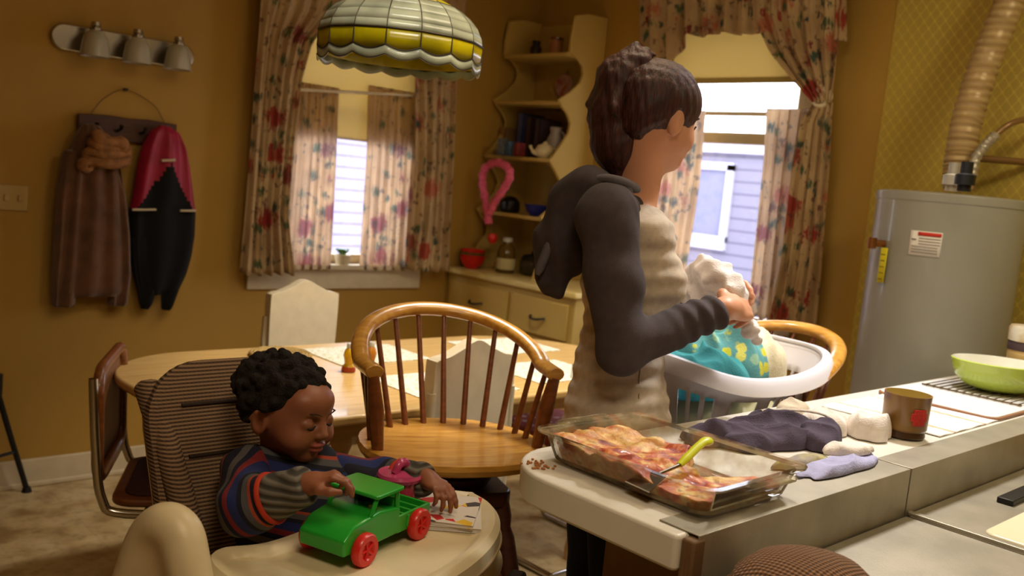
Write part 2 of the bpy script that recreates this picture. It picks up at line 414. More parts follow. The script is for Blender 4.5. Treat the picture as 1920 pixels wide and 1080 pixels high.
# window 2 in the right wall
w = struct(bpy.data.objects.new('window_2', None)); C.objects.link(w)
y0, y1, z0, z1 = W2; b = MB()
for a in ((y0-.08, z0, y0, z1+.08), (y1, z0, y1+.08, z1+.08), (y0-.08, z1, y1+.08, z1+.08)): b.box((XW-.02, a[0], a[1]), (XW, a[2], a[3]))
for a in ((y0, z0, y0+.03, z1), (y1-.03, z0, y1, z1), (y0, z1-.03, y1, z1)): b.box((XW, a[0], a[1]), (XW+.1, a[2], a[3]))
b.build('frame', PAINTW, w, mods=[BEV(.003)])
MB().box((XW-.06, y0-.1, z0-.025), (XW+.1, y1+.1, z0)).box((XW-.02, y0-.09, z0-.12), (XW, y1+.09, z0-.025)).build('sill', PAINTW, w, mods=[BEV(.004)])
b = MB(); zm = 1.73
for q0, q1, xx in ((z0, zm, XW+.04), (zm-.03, z1-.03, XW+.07)):
    for a in ((y0+.03, q0, y0+.07, q1), (y1-.07, q0, y1-.03, q1), (y0+.03, q0, y1-.03, q0+.05), (y0+.03, q1-.035, y1-.03, q1)): b.box((xx-.015, a[0], a[1]), (xx+.015, a[2], a[3]))
b.box((XW+.06, y0+.05, 1.83), (XW+.08, y1-.05, 1.85))
b.build('sash', PAINTW, w)
MB().box((XW+.038, y0+.07, z0+.05), (XW+.042, y1-.07, zm-.03)).build('pane', GLASSM, w)
MB().box((XW+.068, y0+.07, zm), (XW+.072, y1-.07, z1-.06)).build('pane', GLASSM, w)

# ------------------------------------------------------------------ outdoors
def siding(name, c, c2, k):
    n = NT(name, .8); z = n.xyz()[2]; f = n.math('FRACT', n.math('MULTIPLY', z, k))
    n.base(n.ramp(f, [(0, srgb(c2)), (.12, srgb(c2)), (.2, srgb(c)), (1, srgb(c))])); n.bump(f, .5, .02); return n.m
struct(MB().box((XN-6, YW+.2, -.6), (14, 14, -.5)).box((XW+.2, -6, -.6), (14, YW+.2, -.5)).build('ground_outside', mat('ground_snow_grey', (190, 190, 200), .9)))
h = thing('house', 'pale lavender sided house seen through the left window', 'house', (5, 7.5, -.5))
MB().box((-1.2, 0, 0), (2.4, 3, 2.6)).build('wall', siding('pale_siding', (142, 138, 164), (108, 102, 136), 9.5), h)
MB().prism([(-1.5, 2.6), (2.7, 2.6), (.6, 3.0)], -.3, 3.3, axis=1).build('roof', mat('roof_grey', (120, 118, 130), .9), h)
h = thing('house', 'grey sided neighbouring house seen through the right window', 'house', (8.2, 6, -.5))
MB().box((0, -2.6, 0), (3, 1.1, 2.42)).build('wall', siding('grey_siding', (118, 114, 128), (88, 84, 100), 8), h)
MB().box((-.06, -2.7, 2.42), (3.1, 1.2, 2.50)).build('eave', mat('house_white', (170, 168, 184), .6), h)
b = MB().box((-.06, -.45, 1.42), (0.02, .55, 1.56)).box((-.04, -.45, 2.24), (.02, .55, 2.32)).box((-.04, -.45, 1.5), (.02, -.37, 2.3)).box((-.04, .47, 1.5), (.02, .55, 2.3))
f = b.build('window_frame', MATS['house_white'], h); MB().box((-.01, -.37, 1.56), (.01, .47, 2.24)).build('pane', mat('house_pane', (110, 112, 134), .3), f)
MB().box((.5, -2.4, 2.50), (2.6, 1, 2.56)).build('roof', MATS['roof_grey'], h)

# ------------------------------------------------------------------ curtains and blinds
def drape(fix, axis, rows, nf, amp, seed, nu=90, nv=46, ruffle=0):
    """rows: list of (z, u0, u1) top to bottom"""
    rnd = random.Random(seed); ph = [rnd.uniform(0, 6) for _ in range(4)]
    zs = [r[0] for r in rows][::-1]; a0 = [r[1] for r in rows][::-1]; a1 = [r[2] for r in rows][::-1]
    def fn(i, j):
        z = rows[0][0]+(rows[-1][0]-rows[0][0])*j; u0 = np.interp(z, zs, a0); u1 = np.interp(z, zs, a1)
        u = u0+(u1-u0)*i; k = .55+.45*j
        o = amp*k*(math.sin(2*PI*nf*i+ph[0]+.8*math.sin(3*j+ph[1]))+.4*math.sin(2*PI*nf*2.3*i+ph[2]+2*j))
        z += .006*math.sin(2*PI*nf*i+ph[3])*j
        return (u, fix+o, z) if axis == 'y' else (fix+o, u, z)
    return MB().grid(fn, nu, nv)
CX = lambda px, py: aty(px, py, 3.9)
CY = lambda px, py: atx(px, py, 3.66)
def curtain(label, cat, group, parts, name='curtain'):
    b = parts[0]; o = b.build(name, FLORALC if name == 'cafe_curtain' else FLORAL, origin=b.v[0], mods=[SOL(.002)]); return tag(o, label, cat, group)
def rowsx(l): return [(CX((a+b)/2, y)[2], CX(a, y)[0], CX(b, y)[0]) for y, a, b in l]
def rowsy(l): return [(CY((a+b)/2, y)[2], CY(a, y)[1], CY(b, y)[1]) for y, a, b in l]
r = rowsx([(-60, 478, 650), (20, 480, 622), (70, 477, 580), (140, 472, 560), (260, 465, 545), (400, 455, 535), (512, 445, 548)])
curtain('floral drape hanging at the left side of the left window', 'curtain', None, [drape(3.86, 'y', r, 5, .018, 1)])
r = rowsx([(-60, 700, 870), (40, 740, 862), (150, 770, 848), (300, 772, 842), (420, 765, 836), (505, 752, 832)])
curtain('floral drape hanging at the right side of the left window behind the glass lamp', 'curtain', None, [drape(3.86, 'y', r, 4, .018, 2)])
r = rowsx([(158, 552, 643), (300, 545, 637), (507, 528, 627)])
curtain('gathered floral cafe panel left of the gap in the left window, backlit', 'curtain', None, [drape(3.925, 'y', r, 6, .01, 3)], 'cafe_curtain')
r = rowsx([(168, 697, 800), (300, 693, 792), (505, 680, 782)])
curtain('gathered floral cafe panel right of the gap in the left window, backlit', 'curtain', None, [drape(3.925, 'y', r, 6, .01, 4)], 'cafe_curtain')
tag(MB().tube([CX(500, 165), CX(840, 182)], .008).build('curtain_rod', PAINTW, origin=CX(500, 165)), 'thin cafe curtain rod across the left window', 'curtain rod')
def blindmat():
    n = NT('cream_blind', .8); c = srgb((222, 204, 150)); n.b.inputs['Base Color'].default_value = c; n.translucent(c, .32); return n.m
BL = blindmat()
bl = thing('roller_blind', 'cream roller blind half down in the left window', 'blind', (2.16, 3.965, 2.3))
za = CX(660, 258)[2]
MB().box((2.15, 3.962, za), (2.95, 3.964, 2.29)).build('shade_cloth', BL, bl, world=True)
MB().box((2.15, 3.958, za-.012), (2.95, 3.968, za)).build('bottom_bar', PAINTW, bl, world=True)
MB().cyl((2.15, 3.96, 2.3), (2.95, 3.96, 2.3), .018).build('roller', PAINTW, bl, world=True)
bl = thing('roller_blind', 'pale yellow roller blind covering the top of the right window', 'blind', (3.73, 2.23, 2.34))
za = atx(1420, 150, 3.73)[2]
MB().box((3.728, 2.2, za), (3.73, 3.06, 2.33)).build('shade_cloth', BL, bl, world=True)
MB().box((3.722, 2.2, za-.014), (3.735, 3.06, za+.012)).build('bottom_bar', mat('blind_hem', (176, 152, 84), .7), bl, world=True)
MB().cyl((3.726, 2.2, 2.34), (3.726, 3.06, 2.34), .018).build('roller', PAINTW, bl, world=True)
# right window: gathered valance, drapes, cafe panels
y_l = CY(1205, 60)[1]; y_r = CY(1592, 60)[1]
def val(i, j):
    px = 1208+(1592-1208)*i
    yb = np.interp(px, [1208, 1235, 1262, 1300, 1330, 1360, 1400, 1440, 1500, 1592], [250, 225, 140, 66, 74, 62, 70, 62, 75, 80]); yt = -120
    p = CY(px, yt+(yb-yt)*j); o = .022*(.3+.7*j)*(math.sin(i*70)+.4*math.sin(i*151+j*2))
    return (3.62+o, p[1], p[2])
curtain('gathered floral valance across the top of the right window', 'valance', None, [MB().grid(val, 150, 24)], 'valance')
r = rowsy([(-120, 1420, 1600), (30, 1428, 1590), (100, 1460, 1584), (150, 1500, 1580), (195, 1540, 1572)])
curtain('upper floral drape swept to the right side of the right window by a tieback', 'curtain', None, [drape(3.6, 'x', r, 5, .016, 5)])
r = rowsy([(195, 1540, 1573), (230, 1515, 1572), (300, 1503, 1570), (400, 1490, 1563), (500, 1478, 1556), (615, 1455, 1545)])
curtain('long floral drape falling below the tieback at the right of the right window', 'curtain', None, [drape(3.61, 'x', r, 4, .016, 6)])
r = rowsy([(202, 1430, 1540), (300, 1425, 1520), (420, 1412, 1505), (560, 1395, 1490), (600, 1390, 1485)])
curtain('backlit floral cafe panel at the right half of the right window', 'curtain', None, [drape(3.69, 'x', r, 5, .01, 7)], 'cafe_curtain')
r = rowsy([(205, 1215, 1316), (340, 1212, 1304), (420, 1205, 1292), (600, 1195, 1262)])
curtain('floral cafe panel at the left of the right window behind the woman', 'curtain', None, [drape(3.69, 'x', r, 5, .01, 8)], 'cafe_curtain')
p = CY(1556, 185)
tb = MB().tube([p+np.array([-.05, .034*math.cos(t)+.01, .032*math.sin(t)]) for t in np.linspace(0, 2*PI, 20, endpoint=False)], .016, 8, close=True).build('curtain_tieback', mat('tieback_cream', (222, 212, 180), .5), origin=p)
tag(tb, 'cream tieback holding the floral drape beside the right window', 'tieback')
# small potted plant on the sill of window 1
q = CX(652, 492); pl = thing('potted_plant', 'small green plant in a pale pot on the left window sill', 'plant', (q[0], 3.95, .93))
MB().lathe([(0.0, 0), (.03, 0), (.042, .05), (.036, .05), (.03, .02), (0, .02)]).build('pot', PAINTW, pl)
b = MB(); rr = random.Random(3)
for i in range(26):
    a = rr.uniform(0, 6.28); l = rr.uniform(.03, .06); e = vec((.5*l*math.cos(a), .3*l*math.sin(a), .045+l*.6)); s_ = vec((0, 0, .04))
    u = vec((-math.sin(a), math.cos(a), 0))*.009; b.add([s_-u*.3, s_+u*.3, e+u, e+vec((.2*l*math.cos(a), .2*l*math.sin(a), -.004)), e-u], [(0, 1, 2, 3, 4)])
b.build('leaves', mat('leaf_green', (64, 108, 44), .5), pl, mods=[SOL(.002)])
# ------------------------------------------------------------------ island counter
TOP = .91
IX0, IX1, IY0, IY1 = 1.148, 3.3, .858, 1.24
isl = thing('kitchen_island', 'long white laminate island counter with rounded end and steel edge guard', 'counter', (1.2, 1.0, 0))
poly = rrect(IX0, .80, IX1, IY1, .01, 10, rs=[.03, .15, .01, .01])
MB().prism(poly, TOP-.058, TOP).build('countertop', LAMINATE, isl, world=True, mods=[BEV(.006, 3)])
MB().box((1.32, .835, .08), (3.28, 1.08, TOP-.058)).build('base_cabinet', mat('base_brown', (120, 84, 40), .6, noise=.1), isl, world=True, mods=[BEV(.003)])
MB().box((1.36, .86, 0), (3.26, 1.05, .08)).build('toe_kick', mat('toe_dark', (40, 28, 18), .7), isl, world=True)
# steel edge guard: vertical sheet with a flange folded onto the counter, two lengths
for a0, a1 in ((1.175, 1.905), (1.911, 3.28)):
    MB().prism([(.779, .80), (.779, TOP+.003), (.858, TOP+.003), (.858, TOP+.0005), (.7825, TOP+.0005), (.7825, .80)], a0, a1, axis=0).build('steel_guard', STEEL, isl, world=True, mods=[BEV(.0012)], smooth=True)
wp = MB().box((1.158, .776, .55), (1.19, .80, TOP-.003)).build('corner_post', wood('worn_post', (70, 46, 26), (128, 98, 64), .6, (2, 30, 4), 0), isl, world=True, mods=[BEV(.004)])
wp['label'] = 'worn dark wooden corner edge'
# lower steel work surface in front of the island
st = thing('work_table', 'low steel work surface beside the stove, in front of the island', 'counter', (1.5, .5, 0))
MB().box((1.2, .1, .775), (1.903, .776, .815)).build('top', STEEL, st, world=True, mods=[BEV(.004)])
MB().box((1.22, .12, .05), (1.9, .76, .775)).build('cabinet', mat('cabinet_dark', (84, 62, 36), .6), st, world=True)
MB().box((1.22, .15, 0), (1.9, .74, .05)).build('toe_kick', MATS['toe_dark'], st, world=True)
# stove
sv = thing('stove', 'cream enamel stove with steel rim and black burner grate', 'stove', (2.3, .45, 0))
MB().prism(rrect(1.908, .1, 2.7, .776, .01), .80, .817).prism(rrect(1.908, .1, 1.925, .776, .005), .815, .823).build('cooktop_frame', STEEL, sv, world=True, mods=[BEV(.002)])
MB().prism(rrect(1.94, .12, 2.66, .64, .03), .8, .822).build('enamel_top', mat('cream_enamel', (232, 222, 188), .25), sv, world=True, mods=[BEV(.004)])
MB().box((1.91, .12, .03), (2.7, .76, .80)).build('oven_body', mat('stove_white', (220, 214, 200), .35), sv, world=True)
MB().box((2.2, .67, .817), (2.62, .705, .83)).build('vent_slot', BLACK, sv, world=True, mods=[BEV(.002)])
for i, (cx, cy) in enumerate(((2.19, .50), (2.19, .26))):
    b = MB(); z = .845
    for k in range(8):
        t = k*PI/4; p0 = (cx+.035*math.cos(t), cy+.035*math.sin(t), z); p1 = (cx+.115*math.cos(t), cy+.115*math.sin(t), z)
        b.tube([p0, p1], .008, 6)
        if k % 2 == 0: b.tube([p1, (p1[0], p1[1], .824)], .008, 6)
    b.tube([(cx+.115*math.cos(t), cy+.115*math.sin(t), z) for t in np.linspace(0, 2*PI, 33)[:-1]], .008, 6, close=True)
    g = b.build('grate', BLACK, sv, world=True)
    MB().lathe([(0, .82), (.045, .822), (.045, .832), (.03, .838), (0, .838)], (cx, cy, 0), 24).build('burner', mat('burner_metal', (90, 86, 80), .4, .8), g, world=True)

# ------------------------------------------------------------------ water heater with flue and pipes
HX, HY, HR, HT = 3.485, 1.425, .252, 1.522
GREYP = mat('grey_enamel', (152, 150, 138), .38, noise=.03, nscale=3, coat=.2)
wh = thing('water_heater', 'tall grey cylindrical water heater standing in the corner', 'water heater', (HX, HY, 0))
MB().lathe([(0, .03), (HR, .03), (HR+.002, .05), (HR, .07), (HR, HT-.035), (HR+.004, HT-.033), (HR+.004, HT-.005), (HR-.008, HT), (0, HT+.004)], (0, 0, 0), 72).build('tank', GREYP, wh, mods=[BEV(.002)])
for t in (0.6, 2.7, 4.8): MB().cyl((.2*math.cos(t), .2*math.sin(t), 0), (.2*math.cos(t), .2*math.sin(t), .03), .02).build('foot', BLACK, wh)
def onheater(px, py, w, h, name, m, thick=.0015, parent=wh, off=.0015):
    # curved label centred where the ray meets the tank
    d = ray(px, py)[:2]; c = np.array([HX, HY]); A = d@d; B = -2*(d@c); Cc = c@c-(HR+off)**2; t = (-B-math.sqrt(B*B-4*A*Cc))/(2*A)
    p = CP+ray(px, py)*t; a0 = math.atan2(p[1]-HY, p[0]-HX); z = p[2]-0
    def fn(i, j): a = a0+w/HR*(i-.5); return ((HR+off)*math.cos(a), (HR+off)*math.sin(a), z+h*(j-.5))
    return MB().grid(fn, 9, 3).build(name, m, parent, mods=[SOL(thick)]), a0, z
PAPER = mat('label_paper', (232, 226, 216), .6)
o, a0, z = onheater(1734, 457, .105, .085, 'warning_label', PAPER)
b = MB()
def strip(b, da, dz, w, h, off=.004):
    b.grid(lambda i, j: ((HR+off)*math.cos(a0+(da+w*(i-.5))/HR), (HR+off)*math.sin(a0+(da+w*(i-.5))/HR), z+dz+h*(j-.5)), 6, 2)
strip(b, .012, .033, .075, .012); b.build('red_heading', mat('label_red', (206, 44, 34), .6), o, mods=[SOL(.0006)])
b = MB()
for k in range(6): strip(b, .014 if k < 3 else 0, .018-k*.010, .07 if k < 3 else .085, .0022)
strip(b, -.038, .012, .016, .004)
b.build('text_lines', mat('label_grey', (120, 112, 108), .7), o, mods=[SOL(.0006)])
o, a1, z1 = onheater(1654, 497, .032, .125, 'yellow_tag', mat('tag_yellow', (222, 208, 30), .6), off=.012)
a0, z = a1, z1; b = MB()
for k in range(5): strip(b, 0, -.05+k*.022, .022, .003, .0145)
b.build('tag_print', mat('tag_print', (120, 110, 20), .7), o, mods=[SOL(.0006)])
a2 = a1-.08; c, s_ = math.cos(a2), math.sin(a2); zv = z1+.075
b = MB().cyl(((HR-.01)*c, (HR-.01)*s_, zv), ((HR+.05)*c, (HR+.05)*s_, zv), .013).lathe([(0, -.02), (.016, -.02), (.016, .02), (0, .02)], ((HR+.05)*c, (HR+.05)*s_, zv), 14)
b.build('relief_valve', mat('brass', (150, 96, 50), .35, .8), wh)
# stubs on the top
for px, nm in ((1782, 'hot_pipe_stub'), (1826, 'cold_pipe_stub')):
    q = atz(px, 352, HT)-np.array([HX, HY, 0]); q[0] *= .6; q[1] *= .6
    b = MB().lathe([(0, HT), (.02, HT), (.02, HT+.02), (.03, HT+.02), (.03, HT+.05), (.018, HT+.055), (.018, HT+.09), (0, HT+.09)], (q[0], q[1], 0), 18)
    b.build(nm, STEEL if px < 1800 else BLACK, wh)
FOIL = NT('flue_foil', .42); v = FOIL.xyz()[2]
FOIL.base(FOIL.ramp(FOIL.math('FRACT', FOIL.math('MULTIPLY', v, 38.)), [(0, srgb((186, 160, 112))), (.5, srgb((160, 130, 84))), (1, srgb((186, 160, 112)))])); FOIL.b.inputs['Metallic'].default_value = .15
pts = spline([atd(1797, 352, 3.36), atd(1800, 300, 3.36), atd(1816, 215, 3.36), atd(1850, 110, 3.36), atd(1905, -20, 3.36), atd(1955, -120, 3.38), atd(1990, -200, 3.4)], 110)
rad = [.052+.004*math.sin(i*2*PI/2.4) for i in range(110)]
fl = MB().tube(pts, rad, 26).build('flue_duct', FOIL.m, origin=pts[0]); tag(fl, 'ribbed tan flexible flue duct rising from the water heater', 'duct')
COPPER = mat('tan_pipe', (132, 100, 62), .4, .4); 
dpt = 3.22
b = MB().tube(spline([atd(1822, 356, dpt), atd(1826, 320, dpt), atd(1838, 285, dpt), atd(1870, 250, dpt), atd(1905, 228, dpt), atd(1960, 222, dpt+.1), atd(2020, 226, dpt+.3)], 30), .0105, 12)
pp = thing('water_pipe', 'bent copper water pipe curving up from the heater with a steel flex connector', 'pipe', atd(1822, 356, dpt))
b.build('pipe', COPPER, pp, world=True)
MB().tube(spline([atd(1822, 330, dpt), atd(1830, 297, dpt), atd(1848, 272, dpt), atd(1868, 252, dpt)], 30), [.017+.002*math.sin(i*1.9) for i in range(30)], 12).build('flex_connector', STEEL, pp, world=True)
b = MB().tube([atd(1835, 297, 3.4), atd(1935, 305, 3.42), atd(2030, 313, 3.45)], .013, 12)
tag(b.build('gas_pipe', COPPER, origin=atd(1835, 297, 3.4)), 'straight tan pipe running right behind the flue duct', 'pipe')

# ------------------------------------------------------------------ hutch in the corner
HC = paint('hutch_cream', (196, 164, 84)); HCT = mat('hutch_top', (206, 182, 112), .4, noise=.06)
hu = thing('hutch', 'cream painted corner hutch with drawers and scalloped open shelves', 'hutch', (3.45, 3.6, 0))
MB().box((3.25, 3.0, .06), (XW-.005, 3.965, .895)).box((3.28, 3.02, 0), (XW-.02, 3.95, .06)).build('base', HC, hu, world=True, mods=[BEV(.004)])
MB().box((3.22, 2.98, .895), (XW-.004, 3.972, .925)).build('top', HCT, hu, world=True, mods=[BEV(.008, 3)])
for z0, z1 in ((.68, .86), (.43, .65), (.12, .40)):
    for y0, y1 in ((3.46, 3.93), (3.03, 3.42)):
        d = MB().box((3.232, y0, z0), (3.25, y1, z1)).build('drawer', HC, hu, world=True, mods=[BEV(.006, 3)])
        ym, zm = (y0+y1)/2, (z0+z1)/2
        MB().tube(spline([(3.23, ym-.05, zm), (3.205, ym-.03, zm-.006), (3.203, ym, zm-.01), (3.205, ym+.03, zm-.006), (3.23, ym+.05, zm)], 12), .006, 8).build('handle', BLACK, d, world=True)
YP = 3.45
prof = [(1068, 70), (1066, 98), (1080, 110), (1089, 125), (1090, 140), (1084, 155), (1066, 172), (1044, 186), (1050, 200), (1060, 214), (1066, 232), (1062, 250), (1050, 268), (1036, 288), (1025, 300), (1036, 318), (1046, 338), (1050, 355), (1044, 372), (1028, 390), (1009, 406), (1018, 424), (1030, 440), (1026, 458), (1012, 476), (998, 492)]
pr = [aty(px, py, YP) for px, py in prof]; pr = [(p[0], p[2]) for p in pr]; pr[-1] = (pr[-1][0], .925)
P = [(XW-.006, .925)]+[(min(x, XW-.05), z) for x, z in pr[::-1]]+[(3.5, 2.29), (3.6, 2.315), (XW-.006, 2.32)]
for yy in (YP-.018, 3.935): MB().prism(P, yy, yy+.018, axis=1).build('side_panel', HC, hu, world=True, mods=[BEV(.003)])
MB().box((XW-.014, YP, .925), (XW-.006, 3.935, 2.3)).build('back_panel', HC, hu, world=True)
SH = {}
for k, (px, py) in dict(a=(1062, 97), b=(1045, 189), c=(1025, 297), d=(1012, 408)).items():
    p = aty(px, py, YP); SH[k] = p[2]; xf = p[0]+.006
    MB().box((xf, YP, p[2]-.018), (XW-.014, 3.935, p[2])).build('shelf', HC, hu, world=True, mods=[BEV(.003)])

# ------------------------------------------------------------------ dining table
tb = thing('dining_table', 'light maple oval-cornered dining table set with placemats', 'table', (1.98, 2.53, 0))
MB().prism(rrect(1.0, 2.07, 2.95, 2.985, .3, 14, rs=[.42, .34, .3, .34]), .722, .75).build('tabletop', MAPLE, tb, world=True, mods=[BEV(.008, 3)])
MB().prism(rrect(1.12, 2.17, 2.83, 2.88, .22), .655, .722).build('apron', MAPLE, tb, world=True)
for x in (1.52, 2.62):
    for y in (2.3, 2.76): MB().lathe([(.03, 0), (.034, .04), (.024, .1), (.036, .3), (.042, .45), (.028, .56), (.042, .6), (.042, .66), (0, .66)], (x, y, 0), 20).build('leg', MAPLE, tb, world=True)
# ------------------------------------------------------------------ white camel-back dining chairs
VINYL = mat('white_vinyl', (214, 200, 170), .45, noise=.04, bump=.05)
def camel(loc, rz, label):
    t = thing('dining_chair', label, 'chair', loc, rz, None)
    out = [(-.148, .50), (-.155, .85), (-.144, .893), (-.105, .903), (-.06, .922), (0, .948), (.06, .922), (.105, .903), (.144, .893), (.155, .85), (.148, .50)]
    o = [tuple(p[:2]) for p in spline([(a, b, 0) for a, b in out], 40)]
    MB().prism(o, -.20, -.155, axis=1).build('backrest', VINYL, t, mods=[BEV(.014, 4)])
    MB().prism(rrect(-.2, -.17, .2, .22, .05), .41, .475).build('seat', VINYL, t, mods=[BEV(.02, 4)])
    MB().prism(rrect(-.18, -.17, .18, .2, .02), .36, .41).build('seat_rail', PAINTW, t)
    for x in (-.16, .16):
        MB().tube([(x, .18, .37), (x, .18, 0)], [.024, .016], 12).build('leg', PAINTW, t)
        MB().tube([(x*.95, -.19, .80), (x*.98, -.18, .4), (x*1.08, -.21, 0)], [.014, .02, .015], 12).build('leg', PAINTW, t)
    return t
far = camel((1.955, 3.12, 0), PI, 'white vinyl camel-back dining chair on the far side of the table under the window')
copy_thing(far, (1.775, 2.2, .008), 0, 'white vinyl camel-back dining chair seen through the spindles of the oak stool')

# ------------------------------------------------------------------ cane cantilever chairs
def cane():
    n = NT('woven_cane', .6); x = n.xyz()
    a = n.math('SINE', n.math('MULTIPLY', x[1], 500.)); b = n.math('SINE', n.math('MULTIPLY', x[2], 500.))
    n.base(n.mix(n.ramp(n.math('MULTIPLY', a, b), [(.4, 0.), (.6, 1.)]), srgb((112, 70, 30)), srgb((160, 108, 54)))); return n.m
CANE = cane(); 
SEATD = mat('dark_seat', (62, 28, 22), .8, noise=.15, bump=.1)
def canechair(loc, rz, label, cushion=None):
    """faces local +x"""
    t = thing('cantilever_chair', label, 'chair', loc, rz)
    for s in (-1, 1):
        y = s*.215
        p = spline([(-.25, y, .80), (-.235, y, .6), (-.215, y, .47), (-.16, y, .43), (.1, y, .43), (.2, y, .43), (.245, y, .39), (.25, y, .25), (.25, y, .08), (.235, y, .025), (.18, y, .014), (-.15, y, .014), (-.24, y, .014)], 60)
        MB().tube(p, .0125, 10).build('tube_frame', CHROME, t)
    MB().tube([(-.24, -.215, .014), (-.24, .215, .014)], .0125, 10).build('floor_bar', CHROME, t)
    MB().tube([(-.1, -.215, .43), (-.1, .215, .43)], .011, 10).build('cross_bar', CHROME, t)
    fr = MB(); pts = [(-.245-.02*math.cos(a)*0, y, z) for a, (y, z) in zip([0]*64, rrect(-.2, .51, .2, .815, .07, 10))]
    fr.tube([(-.232-.03*(z-.54), y, z) for _, y, z in pts], .016, 10, close=True)
    f = fr.build('back_frame', BROWNW, t)
    MB().grid(lambda i, j: (-.232-.03*(.33*j)-.012*math.sin(PI*i), -.19+.38*i, .52+.285*j), 10, 6).build('cane_panel', CANE, f, mods=[SOL(.003)])
    MB().prism(rrect(-.2, -.2, .24, .2, .06), .44, .462).build('seat_frame', BROWNW, t, mods=[BEV(.006)])
    if cushion: MB().prism(rrect(-.19, -.19, .23, .19, .06), .462, .5).build('cushion', cushion, t, mods=[BEV(.015, 3)])
    else: MB().prism(rrect(-.17, -.17, .21, .17, .05), .462, .47).build('seat_pad', SEATD, t, mods=[BEV(.003)])
    return t
canechair((1.19, 2.56, 0), -.5, 'brown framed cane cantilever chair at the left end of the dining table')
n = NT('pink_check', .85); v = n.n('TexVoronoi', Scale=26., Vector=n.tc).outputs['Distance']
n.base(n.mix(n.ramp(v, [(.35, 0.), (.42, 1.)]), srgb((226, 208, 206)), srgb((176, 96, 96))))
canechair((2.62, 2.44, 0), PI/2, 'chrome cantilever chair with pink and white cushion beyond the oak stool', n.m)

# ------------------------------------------------------------------ oak captain bar stools
def stool(loc, rz, label):
    """faces local -y, back toward +y"""
    t = thing('bar_stool', label, 'bar stool', loc, rz); Z = .76
    def seat(r, dz):
        o = []
        for a in np.linspace(0, 2*PI, 40, endpoint=False):
            x = .24*math.copysign(abs(math.cos(a))**.85, math.cos(a)); y = .215*math.copysign(abs(math.sin(a))**.8, math.sin(a)); k = r*(1-.10*max(0, math.sin(a)))
            o.append((x*k, y*r, Z+dz))
        return o
    b = MB().rings([seat(.86, -.036), seat(.97, -.026), seat(1, -.012), seat(.985, 0), seat(.9, 0), seat(.7, -.006), seat(.4, -.01), seat(.05, -.010)])
    b.build('seat', OAK, t)
    def rail(a):   # a from -1 (one arm end) to 1
        th = a*2.0; x = .240*math.sin(th); y = .035+.225*math.cos(th) if abs(th) < PI/2 else .035-.26*(abs(th)-PI/2)
        if abs(th) >= PI/2: x = math.copysign(.240-.02*(abs(th)-PI/2), a)
        k = max(0, math.cos(min(abs(th), PI/2))); return np.array([x, y+.03*k, Z+.19+.10*k**.8])
    pts = [rail(a) for a in np.linspace(-1, 1, 60)]
    MB().tube(pts, [.023]*60, 14, flat=.75).build('back_rail', OAK, t, mods=[BEV(.003)])
    for a in np.linspace(-.86, .86, 12):
        q = rail(a); th = a*2.0*.86; s0 = np.array([.205*math.sin(th), .17*math.cos(th)+.005, Z-.008])
        MB().tube([s0, (s0+q)/2+(0, 0, 0), q], [.0085, .0075, .0065], 10).build('spindle', BROWNW, t)
    for s in (-1, 1):
        q = rail(s*.98); MB().tube([(s*.205, -.06, Z-.01), (q+np.array([s*.205, -.06, Z]))/2, q-(0, 0, .01)], [.014, .02, .014], 12).build('arm_post', BROWNW, t)
    MB().lathe([(0, Z-.095), (.10, Z-.095), (.11, Z-.08), (.11, Z-.07), (.07, Z-.065), (.07, Z-.045), (.12, Z-.04), (.12, Z-.034), (0, Z-.034)], (0, 0, 0), 28).build('swivel', DARKW, t)
    MB().prism(rrect(-.13, -.13, .13, .13, .04), Z-.135, Z-.095).build('leg_block', DARKW, t, mods=[BEV(.006)])
    foot = []
    for sx in (-1, 1):
        for sy in (-1, 1):
            a = np.array([sx*.10, sy*.10, Z-.11]); e = np.array([sx*.215, sy*.215, 0]); foot.append((sx, sy))
            L = lambda k: a+(e-a)*k
            MB().tube([L(0), L(.08), L(.12), L(.16), L(.5), L(.75), L(.8), L(.84), L(1)], [.022, .024, .018, .024, .027, .022, .026, .02, .013], 12).build('leg', DARKW, t)
    def lp(sx, sy, k): return np.array([sx*.10, sy*.10, Z-.11])+(np.array([sx*.115, sy*.115, -(Z-.11)]))*k
    for p, q, k in (((-1, -1), (1, -1), .66), ((-1, 1), (1, 1), .66), ((-1, -1), (-1, 1), .56), ((1, -1), (1, 1), .56), ((-1, -1), (1, -1), .3), ((1, -1), (1, 1), .24)):
        A, B = lp(*p, k), lp(*q, k); MB().tube([A, (A+B)/2, B], [.009, .013, .009], 10).build('stretcher', BROWNW, t)
    return t
S1 = stool((1.49, 1.745, 0), math.atan2(.37, -.93)+PI, 'honey oak captain bar stool with curved spindle back, empty, left of the woman')
S1.rotation_euler.z = math.atan2(-.37, .93)*1+0
S1.rotation_euler.z = -.38
copy_thing(S1, (2.385, 1.51, 0), -PI/2-.12, 'honey oak captain bar stool holding the laundry basket')

